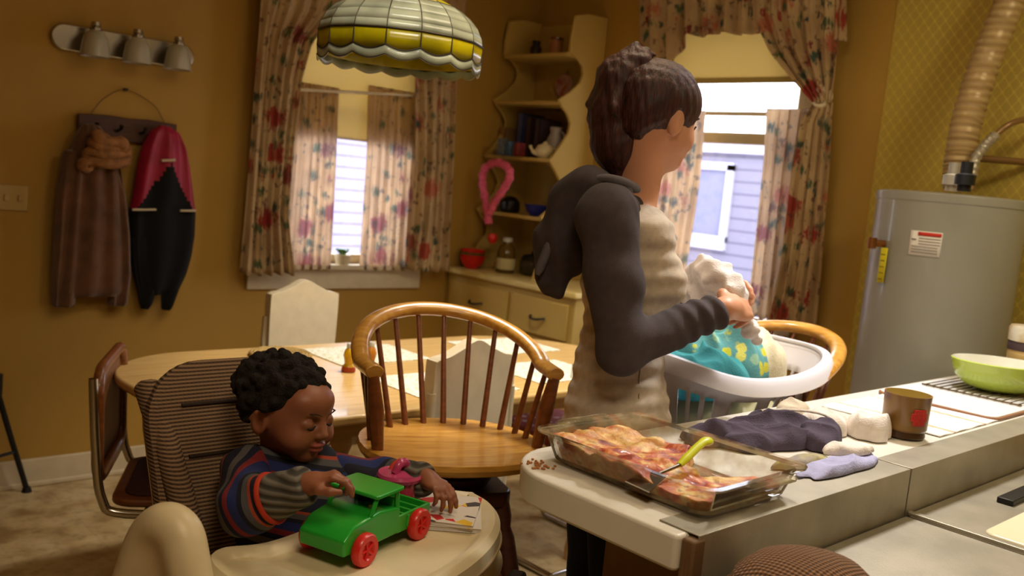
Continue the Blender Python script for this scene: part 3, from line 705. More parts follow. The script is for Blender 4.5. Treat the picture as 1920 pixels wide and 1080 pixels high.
# ------------------------------------------------------------------ pendant lamp
LC = (1.55, 2.19); lp = thing('pendant_lamp', 'stained glass pendant lamp with scalloped yellow and white skirt over the table', 'lamp', (LC[0], LC[1], 1.70))
def glassm(name, col, tr, bs=8):
    n = NT(name, .25); c = srgb(col); k = tuple(v*.6 for v in c[:3])+(1,)
    cc = n.ramp(n.noise(bs, None, 3), [(.35, k), (.6, c)]); n.base(cc); n.translucent(cc, tr); return n.m
GW = glassm('opal_glass', (196, 202, 178), .22); GY = glassm('amber_glass', (206, 190, 12), .22); GT = glassm('crown_glass', (240, 226, 60), .5)
NS = 16
def ringp(R, z, t, scal=0): 
    return (R*math.cos(t), R*math.sin(t), z-scal*abs(math.sin(NS*t/2)))
def facet(R, t):
    k = 2*PI/NS; a = (t % k)-k/2; return R*math.cos(k/2)/math.cos(a)
def band(R0, z0, s0, R1, z1, s1, name, m, parent, nz=3):
    def fn(i, j):
        t = 2*PI*i; return ringp(facet(R0+(R1-R0)*j, t), z0+(z1-z0)*j, t, s0+(s1-s0)*j)
    return MB().grid(fn, NS*8, nz, wrap=True).build(name, m, parent, mods=[SOL(.003)])
o_ = band(.226, .022, .010, .225, .016-.012, .012, 'x', GW, lp) if False else None
band(.2255, .026, .0, .2275, .078, 0, 'amber_band', GY, lp)
def scall(i, j): t = 2*PI*i; R = facet(.227, t); zt = .034-.012*abs(math.sin(NS*t/2)); return (R*math.cos(t), R*math.sin(t), zt-(.022)*j-.002*j)
MB().grid(scall, NS*8, 3, wrap=True).build('scallop_band', GW, lp, mods=[SOL(.003)])
dome = [(.2275, .078), (.223, .10), (.209, .127), (.186, .151), (.158, .170)]
for i in range(4): band(dome[i][0], dome[i][1], 0, dome[i+1][0], dome[i+1][1], 0, 'opal_panel', GW, lp)
band(.158, .170, 0, .06, .215, 0, 'crown_panel', GT, lp)
ld = mat('lead_came', (58, 50, 34), .5, .5); b = MB()
for R, z, r in [(dome[0][0]+.001, .078, .0032)]+[(a, c, .0013) for a, c in dome[1:4]]+[(.158, .170, .0028), (.06, .215, .004)]:
    b.tube([(facet(R, t)*math.cos(t), facet(R, t)*math.sin(t), z) for t in np.linspace(0, 2*PI, NS*4, endpoint=False)], r, 6, close=True)
for dz, sc_, r in ((.036, .012, .0024), (.012, .012, .0016)):
    b.tube([(facet(.228, t)*math.cos(t), facet(.228, t)*math.sin(t), dz-sc_*abs(math.sin(NS*t/2))) for t in np.linspace(0, 2*PI, NS*8, endpoint=False)], r, 6, close=True)
for k in range(NS):
    t = 2*PI*k/NS; pts = [(R*math.cos(t), R*math.sin(t), z) for R, z in [(.228, .034)]+dome+[(.06, .215)]]; b.tube(pts, .0022, 6)
b.build('lead_came', ld, lp)
MB().lathe([(0, .235), (.03, .232), (.065, .214), (.066, .208), (0, .21)], n=24).build('cap', mat('brass_dark', (120, 90, 40), .35, .8), lp)
b = MB(); z = .24
while z < ZC-1.70-.03: b.tube([(.008*math.cos(t)*(1 if int(z*50) % 2 else .3), .008*math.cos(t)*(.3 if int(z*50) % 2 else 1), z+.015*math.sin(t)) for t in np.linspace(0, 2*PI, 10, endpoint=False)], .0018, 6, close=True); z += .024
b.lathe([(0, ZC-1.70-.03), (.03, ZC-1.70-.03), (.055, ZC-1.70), (0, ZC-1.70)], n=20).build('chain', MATS['brass_dark'], lp)
MB().ell((0, 0, .13), (.03, .03, .038)).build('bulb', mat('pendant_bulb', (236, 226, 200), .3), lp)  # plain pale bulb, switched off and giving no light
MB().cyl((0, 0, .165), (0, 0, .215), .018).build('socket', BLACK, lp)
# ------------------------------------------------------------------ bath-bar wall lamp
NICK = mat('brushed_nickel', (168, 160, 146), .25, .9); SHADEG = mat('frosted_shade', (196, 190, 170), .3, trans=.25)
pL, pR = aty(97, 72, YW-.03), aty(366, 98, YW-.03); zc = (pL[2]+pR[2])/2-.005
wl = thing('wall_lamp', 'unlit chrome bar wall lamp with three bell glass shades above the coat rack', 'lamp', (pL[0], YW, zc))
MB().prism(rrect(0, -.052, pR[0]-pL[0], .052, .051, 10), -.022, 0, axis=1).build('back_plate', NICK, wl, mods=[BEV(.006, 3)])
for px, py in ((178, 90), (257, 100), (334, 105)):
    p = aty(px, py, YW-.10)-np.array([pL[0], YW, zc]); x = p[0]; z = -.005
    MB().tube(spline([(x, -.02, z), (x, -.06, z+.01), (x, -.10, z+.045), (x, -.10, z+.03)], 10), .008, 8).build('arm', NICK, wl)
    MB().lathe([(0, z+.075), (.017, z+.073), (.019, z+.06), (.016, z+.055), (.022, z+.05), (.022, z+.035), (0, z+.035)], (x, -.10, 0), 18).build('socket_cap', NICK, wl)
    MB().lathe([(.02, z+.042), (.032, z+.034), (.044, z+.012), (.050, z-.02), (.055, z-.06), (.052, z-.06), (.047, z-.02), (.041, z+.01), (.03, z+.03), (.018, z+.038)], (x, -.10, 0), 28, cap=False).build('glass_shade', SHADEG, wl)
    MB().ell((x, -.10, z-.01), (.022, .022, .03)).build('bulb', mat('unlit_bulb', (200, 196, 184), .3), wl)

# ------------------------------------------------------------------ coat rack, coats
a, b2 = aty(147, 214, 3.95), aty(332, 232, 3.95); zt = (a[2]+b2[2])/2
rk = thing('coat_rack', 'dark carved wooden coat rack hung from a nail by a wire', 'coat rack', (a[0], 3.96, zt))
w_ = b2[0]-a[0]
MB().prism(spline([(0, -.085, 0), (0, 0, 0)], 2) and [(0, -.09), (.02, -.095), (w_-.02, -.095), (w_, -.09), (w_, 0), (w_*.7, .006), (w_*.5, .002), (w_*.3, .006), (0, 0)], -.012, .012, axis=1).build('board', DARKW, rk, mods=[BEV(.004)])
for k in range(4):
    x = w_*(.14+.24*k); MB().tube([(x, -.01, -.055), (x, -.055, -.045), (x, -.062, -.03)], [.006, .006, .009], 8).build('peg', BLACK, rk)
nl = aty(236, 168, 3.96)-np.array([a[0], 3.96, zt])
MB().tube(spline([(w_*.12, 0, 0), (w_*.25, .005, nl[2]*.6), (nl[0], .005, nl[2]), (w_*.75, .005, nl[2]*.6), (w_*.88, 0, 0)], 30), .0018, 6).build('wire', mat('wire', (120, 92, 60), .4, .5), rk)
MB().cyl((nl[0], .018, nl[2]), (nl[0], -.012, nl[2]), .006).build('nail', BLACK, rk)
KNIT = mat('brown_knit', (96, 62, 38), .95, noise=.25, nscale=12, bump=.3, bscale=160, sheen=.3)
def garment(s, rows, folds, ph):
    """rows: (px_left, px_right, py, thick)"""
    rs = []; q_ = np.array(rows, float); tt = np.linspace(0, len(rows)-1, 4*len(rows)); rows = [tuple(np.interp(t, range(len(rows)), q_[:, i]) for i in range(4)) for t in tt]
    for k, (l, r, y, th) in enumerate(rows):
        k = k/4
        A, B = aty(l, y, 3.9), aty(r, y, 3.9); c = (A+B)/2; hw = np.linalg.norm((B-A)[:2])/2; ring = []
        for t in np.linspace(0, 2*PI, 72, endpoint=False):
            f = 1+.0*math.cos(t); o = (.011*min(1, k/2))*math.sin(folds*t+ph+.3*k)
            ring.append((c[0]+(hw+o*.4)*math.cos(t), 3.907+th*math.sin(t)+o, c[2]))
        rs.append(ring)
    return s.rings(rs)
ct = thing('coat', 'long brown knitted coat hanging at the left end of the rack', 'coat', aty(175, 250, 3.9))
garment(MB(), [(158, 185, 232, .02), (145, 205, 252, .035), (133, 222, 285, .045), (124, 232, 340, .05), (118, 236, 420, .052), (112, 240, 500, .052), (108, 242, 545, .05), (110, 240, 556, .03)], 9, 0).build('body', KNIT, ct, world=True, mods=[SUB(1)])
g = MB(); garment(g, [(180, 214, 300, .03), (196, 236, 360, .035), (206, 244, 440, .034), (208, 246, 520, .03), (206, 240, 566, .028), (208, 238, 574, .015)], 4, 1); 
g.build('sleeve', KNIT, ct, world=True, mods=[SUB(1)])
g = MB(); garment(g, [(120, 150, 280, .03), (110, 150, 360, .035), (105, 150, 450, .034), (100, 146, 530, .032), (100, 142, 570, .028), (102, 140, 576, .015)], 4, 2); g.build('sleeve', KNIT, ct, world=True, mods=[SUB(1)])
sf = thing('scarf', 'tan bundled scarf draped over the brown coat', 'scarf', aty(200, 290, 3.84)); b = MB()
c = aty(198, 284, 3.855)
for k in range(4):
    ax = .085-.012*k; pts = [(c[0]+ax*math.cos(t), c[1]-.012*k+.028*math.sin(t), c[2]+.012*math.sin(2*t+k)+.026*(k-1.5)+.018*math.cos(t+k)) for t in np.linspace(0, 2*PI, 26, endpoint=False)]
    b.tube(pts, [.026+.005*math.sin(3*t+k) for t in np.linspace(0, 2*PI, 26, endpoint=False)], 12, close=True)
b.build('loops', mat('tan_scarf', (140, 96, 56), .95, noise=.3, nscale=30, bump=.35, bscale=140), sf, world=True, mods=[SUB(1)])
jk = thing('jacket', 'black jacket with magenta shoulders and white piping hanging on the rack', 'jacket', aty(310, 250, 3.9))
MAG = mat('magenta_nylon', (150, 18, 52), .5, noise=.1); NAV = mat('black_nylon', (7, 7, 10), .95); PIP = mat('white_piping', (204, 190, 160), .6)
g = MB(); rows = [(300, 318, 236, .015), (285, 338, 248, .035), (272, 350, 275, .045), (263, 357, 310, .048), (257, 362, 350, .05), (251, 366, 385, .05), (247, 368, 395, .05), (248, 366, 440, .05), (250, 360, 480, .048), (255, 350, 515, .044), (262, 338, 540, .038), (270, 330, 552, .02)]
garment(g, rows, 6, .5)
n_ = len(rows); pcs = []
J = g.build('body', [NAV, MAG], jk, world=True)
rl = np.array(rootloc(jk))
top = aty(310, 250, 3.9)[2]; zb = aty(300, 392, 3.9)[2]; vz = aty(316, 305, 3.85)[2]; vx = aty(316, 305, 3.85)[0]
for p in J.data.polygons:
    c = np.array(p.center)+rl; wv = max(0, (vz-c[2]))*.60
    p.material_index = 1 if (c[2] > zb and not (abs(c[0]-vx-.01) < wv and c[1] < 3.9)) else 0
for L in ((248, 292, 393), (338, 366, 395)): 
    A, B = aty(L[0], L[2], 3.845), aty(L[1], L[2], 3.845); MB().tube([A, (A+B)/2-np.array([0, .003, 0]), B], .008, 8, flat=.6).build('piping', PIP, jk, world=True)
A, B = aty(303, 301, 3.845), aty(328, 300, 3.845); MB().tube([A, B], .009, 8, flat=.6).build('piping', PIP, jk, world=True)
for rows in ([(246, 292, 440, .03), (248, 296, 500, .032), (256, 296, 540, .03), (262, 286, 572, .02), (266, 280, 580, .01)], [(310, 366, 400, .032), (312, 366, 440, .034), (308, 354, 490, .03), (302, 338, 540, .028), (302, 326, 574, .02), (306, 322, 582, .01)]):
    g = MB(); garment(g, rows, 3, 1); g.build('sleeve', NAV, jk, world=True, mods=[SUB(1)])
p = aty(24, 371, YW-.004)
sp = thing('wall_switch', 'beige switch plate on the yellow wall at the left edge', 'switch', (p[0], YW, p[2]))
MB().box((-.055, -.008, -.05), (.055, 0, .05)).build('plate', mat('beige_plate', (176, 148, 88), .5), sp, mods=[BEV(.004)])
for x in (-.025, .025): MB().box((x-.008, -.014, -.012), (x+.008, -.006, .012)).build('toggle', MATS['beige_plate'], sp, mods=[BEV(.002)])
# folding stand leg at the left edge
a = aty(2, 780, 3.5); b_ = atz(50, 922, .0)
sd = thing('easel', 'dark slanted metal stand leg on the floor at the left edge', 'stand', b_)
b1 = b_; tp = aty(-6, 730, b1[1]-.02); 
MB().tube([tp, tp+(b1-tp)*.5, b1+(0, 0, .01)], .011, 10).build('leg', BLACK, sd, world=True)
MB().cyl(b1, b1+(0, 0, .02), .02, .014).build('rubber_foot', BLACK, sd, world=True)
b3 = b1+(-.42, -.22, 0); MB().tube([tp, b3+(0, 0, .01)], .011, 10).build('leg', BLACK, sd, world=True)
b4 = b1+(-.25, .0, 0); MB().tube([tp, b4+(0, 0, .01)], .011, 10).build('leg', BLACK, sd, world=True)
q = tp+(b1-tp)*.6; q2 = tp+(b3-tp)*.6; MB().tube([q, q2], .007, 8).build('brace', BLACK, sd, world=True)
MB().cyl(tp-(0, 0, .02), tp+(0, 0, .06), .02).build('hub', BLACK, sd, world=True)
# ------------------------------------------------------------------ the woman
SKIN = mat('light_skin', (206, 148, 116), .5, sss=.15, noise=.04, nscale=8)
def knitmat(name, c, ribs=None):
    n = NT(name, .95); x = n.xyz(); a = n.noise(45., None, 5); k = srgb(c); lo = tuple(v*.75 for v in k[:3])+(1,)
    n.base(n.ramp(a, [(.3, lo), (.7, k)])); n.bump(n.noise(350., None, 2), .25, .002); n.b.inputs['Sheen Weight'].default_value = .0; return n.m
GREYT = knitmat('oatmeal_jersey', (208, 192, 172)); CHAR = knitmat('charcoal_jersey', (70, 60, 62))
BLK = mat('black_trousers', (14, 13, 15), .85)
TH = math.radians(14); f_ = RW*math.cos(TH)+AW*math.sin(TH); f_ /= np.linalg.norm(f_); l_ = np.array([-f_[1], f_[0], 0]); U_ = np.array([0, 0, 1.])
B_ = np.stack([f_, l_, U_], 1)                      # body axes: forward, left, up
WD = 2.24
pel = atd(1155, 800, WD); wai = atd(1160, 690, WD); che = atd(1172, 520, WD+.01); shc = atd(1180, 400, WD+.01)
foot0 = np.array([pel[0], pel[1], 0.])
rsh = atd(1138, 405, WD-.15); rel = atd(1165, 655, WD-.20); rwr = atd(1358, 578, WD-.10)
lsh = shc+l_*.155-U_*.02; lwr = atd(1325, 545, WD+.14); lel = (lsh+lwr)/2+l_*.06-U_*.13
thh = math.radians(32); fh = RW*math.cos(thh)+AW*math.sin(thh); fh = fh/np.linalg.norm(fh)-U_*.20
HB = frame(fh, U_+f_*.05); hc = atd(1238, 222, WD-.02)
H = lambda f, l, u: hc+HB@np.array([f, l, u])
nb = atd(1192, 362, WD+.01); W = thing('person', 'woman in oatmeal hooded top with charcoal sleeves, dark ponytail, turned away sorting laundry', 'person', foot0)
s = SDF(np.minimum(foot0, pel)-(.36, .4, -.0)-np.array([0, 0, 0]), (pel[0]+.52, pel[1]+.36, 1.80), .0042)
# head
s.ell(H(-.012, 0, .028), (.098, .079, .092), HB, .02).ell(H(.028, 0, -.028), (.066, .062, .078), HB, .02)
s.ell(H(.055, 0, -.088), (.03, .034, .026), HB, .025)
s.cap(H(.088, 0, -.008), H(.106, 0, -.034), .009, .012, .010)               # nose
s.ell(H(.087, 0, -.064), (.014, .024, .010), HB, .008)                      # lips
for sg in (-1, 1):
    s.ell(H(.066, sg*.031, .004), (.016, .017, .012), HB, .006, 'sub'); s.ell(H(.064, sg*.031, .003), (.014, .014, .012), HB, .002)
    s.ell(H(-.012, sg*.074, -.012), (.022, .010, .034), HB, .006); s.ell(H(-.004, sg*.083, -.010), (.011, .006, .018), HB, .004, 'sub')
    s.ell(H(.052, sg*.040, -.038), (.026, .018, .024), HB, .02)
s.cap(H(-.03, 0, -.05), nb, .052, .056, .03)
# trunk and legs under the clothes
s.ell(shc-U_*.03, (.066, .155, .055), B_, .04).ell(che, (.08, .12, .13), B_, .05).ell(wai, (.085, .115, .12), B_, .05).ell(pel-U_*.02, (.10, .15, .12), B_, .05)
for sg in (-1, 1):
    hip = pel+l_*sg*.085-U_*.06; kn = np.array([hip[0], hip[1], .47])+f_*.02; an = np.array([hip[0], hip[1], .09])-f_*.02
    s.chain([hip, kn, an], [.085, .055, .038], .03); s.cap(an-U_*.04, an+f_*.14-U_*.05, .035, .03, .02)
s.chain([rsh, rel, rwr], [.045, .038, .026], .03).chain([lsh, lel, lwr], [.045, .038, .026], .03)
def hand(s, wr, fwd, nrm, sgn, curl, sc=1.0, thumb=1.0, k=.006):
    """fwd: wrist to knuckles, nrm: back of the hand, sgn: thumb side sign along cross"""
    f = vec(fwd); f /= np.linalg.norm(f); n = vec(nrm); n -= f*(n@f); n /= np.linalg.norm(n); t = np.cross(f, n)*sgn
    P = lambda a, b, c: wr+(f*a+t*b+n*c)*sc
    R = np.stack([f, t, n], 1)
    s.ell(P(.045, 0, 0), np.array([.046, .038, .015])*sc, R, .015); s.cap(P(-.02, 0, 0), P(.02, 0, 0), .024*sc, .024*sc, .015)
    for i, (b, L, r) in enumerate(((.028, .072, .0088), (.0095, .080, .0090), (-.0095, .074, .0086), (-.027, .058, .0076))):
        c = curl+i*.10; p = P(.078-.004*abs(i-1), b, .002); a = 0.25*c; pts = [P(.045, b*.8, 0), p]
        for seg, q in ((.45, c*.9), (.30, c*1.0), (.25, c*.7)):
            a += q; p = p+(f*math.cos(a)-n*math.sin(a)+t*b*1.5*.6)*L*seg*sc; pts.append(p)
        s.chain(pts, [r*1.1*sc, r*1.05*sc, r*sc, r*.92*sc, r*.8*sc], k)
    pts = [P(.012, .022, -.004), P(.034, .045*thumb, -.012), P(.062, .054*thumb, -.024), P(.085, .048*thumb, -.034)]
    s.chain(pts, [.014*sc, .0125*sc, .0105*sc, .0085*sc], .008)
hand(s, rwr+f_*.012, f_*.8+l_*.55+U_*.02, U_*.55-l_*.5+f_*.4, -1, .55, 1.0)
hand(s, lwr+f_*.0, f_*.75-l_*.5+U_*.25, U_*.6+l_*.6, 1, .5, 1.0)
LIPM = mat('lip', (176, 92, 84), .5)
body = s.build('body', [SKIN, LIPM], W, smooth_it=3, matfn=lambda c: (np.linalg.norm((c-H(.095, 0, -.064))/np.array([.03, .03, .03]), axis=1) < .55).astype(int)*((np.abs((c-hc)@HB[:, 2]+.064) < .009)).astype(int))
b = MB()
for sg in (-1, 1): b.tube([H(.080, sg*.018, .004), H(.083, sg*.032, -.001), H(.074, sg*.046, .003)], .0022, 6)
b.build('eyelash', BLACK, W, world=True)
b = MB()
for sg in (-1, 1): b.tube([H(.090, sg*.014, .022), H(.088, sg*.032, .028), H(.074, sg*.05, .022)], [.002, .003, .0015], 6)
HAIRM = NT('auburn_hair', .6); v = HAIRM.n('Mapping', Vector=HAIRM.tc, Scale=(90, 90, 14)).outputs[0]; nn = HAIRM.noise(2., v, 4)
HAIRM.base(HAIRM.ramp(nn, [(.3, srgb((24, 8, 6))), (.7, srgb((78, 29, 19)))])); HAIRM.bump(nn, .6, .004)
b.build('eyebrow', HAIRM.m, W, world=True)
# hair: cap drawn back into a high ponytail that falls behind the shoulder
s = SDF(hc-(.30, .30, .30), hc+(.22, .22, .24), .0036)
s.ell(H(-.016, 0, .036), (.108, .088, .098), HB, .02).ell(H(-.05, 0, -.02), (.06, .066, .075), HB, .03)
s.ell(H(.10, 0, -.035), (.065, .08, .078), HB, .012, 'sub')
for sg in (-1, 1): s.ell(H(.04, sg*.10, -.055), (.055, .045, .055), HB, .012, 'sub'); s.ell(H(-.008, sg*.088, -.018), (.026, .022, .034), HB, .006, 'sub')
s.cap(H(-.03, 0, -.12), H(-.10, 0, -.125), .055, .055, .015, 'sub')
for sg in (-1, 1): s.ell(H(-.040, sg*.082, -.088), (.058, .05, .055), HB, .02, 'sub')
yaw_noise = lambda X, Y, Z: .0014*np.sin(85*(X*.73-Y*.68)+9*np.sin(18*Z))*np.sin(110*(X*.68+Y*.73)+30*Z)+.0015*np.sin(230*X+60*Z)*np.sin(210*Y)
s.disp(yaw_noise)
hr = s.build('hair', HAIRM.m, W, smooth_it=2)
pt = [atd(1212, 150, WD-.03), atd(1192, 122, WD-.03), atd(1168, 150, WD-.02), atd(1158, 215, WD-.01), atd(1160, 275, WD-.01), atd(1168, 322, WD-.01)]
s = SDF(np.min(pt, 0)-.12, np.max(pt, 0)+.12, .0036)
s.chain(pt, [.022, .036, .058, .066, .060, .03], .03)
rr = random.Random(11)
for k in range(34):
    i0 = rr.randint(1, 3); a = pt[i0]; j = vec((rr.gauss(.004, .018), rr.gauss(-.004, .018), rr.gauss(0, .012))); e = pt[min(5, i0+2)]+vec((rr.gauss(0, .026), rr.gauss(0, .026), rr.gauss(-.012, .018))); m_ = (a+e)/2+j*1.7
    s.chain([a+j, m_, e], [.014, .012, .004], .006)
for k in range(7):
    a = pt[1]; e = a+vec((rr.gauss(-.0, .022), rr.gauss(.0, .022), rr.uniform(.01, .03))); s.chain([a, (a+e)/2+(0, 0, .02), e], [.012, .008, .003], .008)
s.disp(yaw_noise); s.build('ponytail', HAIRM.m, W, smooth_it=2)
tie = MB().tube([atd(1200, 140, WD-.03)+.022*(math.cos(t)*HB[:, 1]+math.sin(t)*(HB[:, 2]+HB[:, 0])/1.414) for t in np.linspace(0, 2*PI, 20, endpoint=False)], .007, 8, close=True).build('hair_tie', BLACK, W, world=True)
# shirt
s = SDF(pel-(.3, .3, .12), (pel[0]+.3, pel[1]+.3, 1.52), .0045)
s.ell(shc-U_*.035, (.092, .165, .062), B_, .05).ell(che+f_*.005, (.108, .138, .15), B_, .06)
for sg in (-1, 1): s.ell(che+f_*.078+l_*sg*.062-U_*.005, (.050, .055, .062), B_, .035)
s.ell(wai, (.104, .128, .15), B_, .06).ell(pel+U_*.02, (.118, .15, .11), B_, .06).cap(pel-U_*.02, pel-U_*.06, .11, .11, .05)
s.ell(nb+U_*.05, (.058, .058, .045), None, .015, 'sub'); s.plane(pel-U_*.045, -U_)
def wr(X, Y, Z): return .0014*np.sin(70*Z+14*X-9*Y)*np.clip((1.18-Z)*5, .15, 1)+.0018*np.sin(150*Z+30*Y)
s.disp(wr)
s.build('shirt', GREYT, W, smooth_it=3)
b = MB()                                              # seams on the shirt
def onsh(f, l, z, c): return c+f_*f+l_*l+U_*(z-c[2])
b.tube([pel-l_*.155+U_*(-.03), wai-l_*.131+U_*.0, wai-l_*.133+U_*.09], .0016, 6)
b.build('side_seam', mat('seam_brown', (120, 104, 86), .9), W, world=True)
# sleeves
def sleeve(a, e, w, up, name):
    lo = np.min([a, e, w], 0)-.13; hi = np.max([a, e, w], 0)+.13; s = SDF(lo, hi, .0042)
    s.cap(a, a+(e-a)*.5, .066, .061, .03).cap(a+(e-a)*.5, e, .061, .05, .03).cap(e, w-(w-e)*.12, .052, .041, .03)
    s.cap(a, nb+(a-nb)*.35-U_*.02, .060, .040, .04)
    d = w-e; L = np.linalg.norm(d); d = d/L
    s.plane(w-d*.0, d)
    def fn(X, Y, Z):
        t = (X-e[0])*d[0]+(Y-e[1])*d[1]+(Z-e[2])*d[2]; return .0042*np.sin(t*150+20*Z)*np.clip((t-L*.35)/(L*.4), 0, 1)+.002*np.sin(60*Z+20*X)
    s.disp(fn); return s.build(name, CHAR, W, smooth_it=3)
sleeve(rsh, rel, rwr, 1, 'sleeve'); sleeve(lsh, lel, lwr, 1, 'sleeve')
# hood lying on the back
s = SDF(shc-(.38, .34, .34), shc+(.2, .3, .14), .0045)
hp = [atd(1162, 362, WD-.13), atd(1105, 350, WD-.07), atd(1072, 385, WD-.04), atd(1045, 450, WD-.02), atd(1022, 515, WD)]
s.chain(hp, [.03, .04, .045, .04, .024], .05)
s.chain([atd(1080, 380, WD+.02), atd(1062, 460, WD+.02), atd(1042, 545, WD+.02)], [.052, .05, .020], .05)
s.chain([atd(1075, 370, WD), atd(1150, 345, WD+.08), atd(1205, 350, WD+.10)], [.032, .026, .02], .03)
s.disp(lambda X, Y, Z: .0022*np.sin(45*Z+30*X)+.0035*np.sin(120*(X*.73-Y*.68)+28*Z)*np.clip((shc[2]+.03-Z)*8, 0, 1)); hd = s.build('hood', CHAR, W, smooth_it=2)
he = spline([atd(1196, 356, WD-.10), atd(1162, 340, WD-.155), atd(1118, 338, WD-.115), atd(1074, 372, WD-.085), atd(1038, 440, WD-.06), atd(1008, 515, WD-.04)], 30)
MB().tube(he, [.008]+[.0115]*28+[.006], 10).build('hood_edge', knitmat('grey_edge', (104, 98, 104)), hd, world=True)
# trousers and shoes
s = SDF(pel-(.3, .3, pel[2]-.01), pel+(.3, .3, .08), .006)
s.ell(pel-U_*.04, (.115, .155, .10), B_, .04)
for sg in (-1, 1):
    hip = pel+l_*sg*.085-U_*.06; kn = np.array([hip[0], hip[1], .47])+f_*.02; an = np.array([hip[0], hip[1], .08])-f_*.02
    s.chain([hip, kn, an], [.098, .068, .052], .02)
s.plane((0, 0, .05), -U_); s.build('trousers', BLK, W, smooth_it=2)
b = MB()
for sg in (-1, 1):
    hip = pel+l_*sg*.085; c = np.array([hip[0], hip[1], .035])+f_*.04; b.ell(c, (.135, .048, .036), R=B_)
b.build('shoes', BLACK, W, world=True)

# ------------------------------------------------------------------ high chair
hcx = thing('high_chair', 'cream plastic high chair with brown ribbed fabric seat back and wide tray', 'high chair', (1.0, 1.6, 0))
def ribbed():
    n = NT('ribbed_fabric', .95); x = n.xyz(); z = x[2]; f = n.math('SINE', n.math('MULTIPLY', z, 900.)); g = n.math('SINE', n.math('MULTIPLY', x[0], 700.))
    q = n.math('ADD', n.math('MULTIPLY', f, .5), n.math('MULTIPLY', n.math('MULTIPLY', f, g), .25))
    n.base(n.ramp(n.math('ADD', q, .5), [(.25, srgb((70, 50, 36))), (.75, srgb((142, 114, 86)))])); n.bump(q, .5, .003); return n.m
RIB = ribbed()
# padded back: tilted slab with rounded top, side bolsters
BT = np.array([.925, 1.845, .985]); BB = np.array([.925, 1.60, .50]); bd = (BT-BB)/np.linalg.norm(BT-BB); bn = np.cross(np.array([1., 0, 0]), bd)   # normal
if bn[1] > 0: bn = -bn
def slab(y_in, hw, t0, t1, rad, nm, m, par):
    L = np.linalg.norm(BT-BB); o = rrect(-hw, 0, hw, L, rad, 10, rs=[rad, rad, .03, .03])
    rings = []
    for dn, k in ((t0, .93), (t0+(t1-t0)*.15, .985), ((t0+t1)/2, 1), (t0+(t1-t0)*.85, .985), (t1, .93)):
        rings.append([BB+np.array([1, 0, 0])*x*k+bd*((y-L/2)*k+L/2)+bn*dn for x, y in o])
    return MB().rings(rings).build(nm, m, par, world=True)
shell = slab(0, .19, -.05, -.02, .12, 'back_shell', CREAMP, hcx)
slab(0, .20, -.022, .022, .13, 'back_cushion', RIB, hcx)
for sgn in (-1, 1):
    P0 = BT+np.array([sgn*.172, 0, -.075])+bn*.012; P1 = BB+np.array([sgn*.15, 0, .03])+bn*.045
    MB().tube(spline([P0+bd*.02-bn*.01, P0, (P0+P1)/2+bn*.02, P1], 20), [.012]+[.026]*18+[.02], 14).build('side_bolster', RIB, hcx, world=True)
for t in (.30, .62): 
    c = BB+(BT-BB)*(1-t*.6)+bn*.024; MB().tube([c-(.13, 0, 0), c, c+(.13, 0, 0)], .004, 8).build('seam', mat('seam_dark', (50, 36, 28), .9), hcx, world=True)
MB().prism(rrect(.83, 1.42, 1.17, 1.66, .05), .46, .52).build('seat_cushion', RIB, hcx, world=True, mods=[BEV(.02, 3)])
MB().prism(rrect(.80, 1.38, 1.20, 1.70, .06), .42, .46).build('seat_shell', CREAMP, hcx, world=True, mods=[BEV(.012, 3)])
# tray: rim and well
TZ = .715
out = [(1.36, 1.50), (1.345, 1.415), (1.28, 1.325), (1.18, 1.25), (1.06, 1.195), (.93, 1.165), (.80, 1.185), (.725, 1.26), (.695, 1.37), (.705, 1.455), (.75, 1.49), (.82, 1.475), (.90, 1.49), (1.0, 1.53), (1.1, 1.545), (1.2, 1.55), (1.30, 1.55)]
o = [tuple(p[:2]) for p in spline([(a, b_, 0) for a, b_ in out+[out[0]]], 90)][:-1]
cen = np.mean(o, 0)
def off(d): 
    r = []
    n_ = len(o)
    for i in range(n_):
        a, b_ = np.array(o[i-1]), np.array(o[(i+1) % n_]); t = b_-a; t /= np.linalg.norm(t); nrm = np.array([-t[1], t[0]]); r.append(tuple(np.array(o[i])+nrm*d))
    return r
sg = 1 if np.linalg.norm(np.array(off(.01)[0])-cen) < np.linalg.norm(np.array(o[0])-cen) else -1
rg = lambda d, z: [(a, b_, z) for a, b_ in off(sg*d)]
cx_, cy_ = 1.02, 1.36
MB().rings([rg(.03, TZ-.06), rg(.008, TZ-.055), rg(-.004, TZ-.035), rg(0, TZ), rg(.012, TZ+.012), rg(.026, TZ+.010), rg(.038, TZ)]+[[(cx_+(a-cx_)*k, cy_+(b_-cy_)*k, TZ-.004) for a, b_, _z in rg(.038, 0)] for k in (.93, .7, .4, .05)]).build('tray', CREAMP, hcx, world=True)
MB().tube([(a, b_, TZ-.028) for a, b_ in off(sg*-.004)], .0025, 6, close=True).build('tray_groove', mat('groove_brown', (150, 128, 92), .6), hcx, world=True)
p = atd(885, 1062, 1.83)
MB().box((1.19, 1.205, .60), (1.28, 1.24, .66), rz=.65).build('tray_latch', BLACK, hcx, world=True, mods=[BEV(.01, 3)])
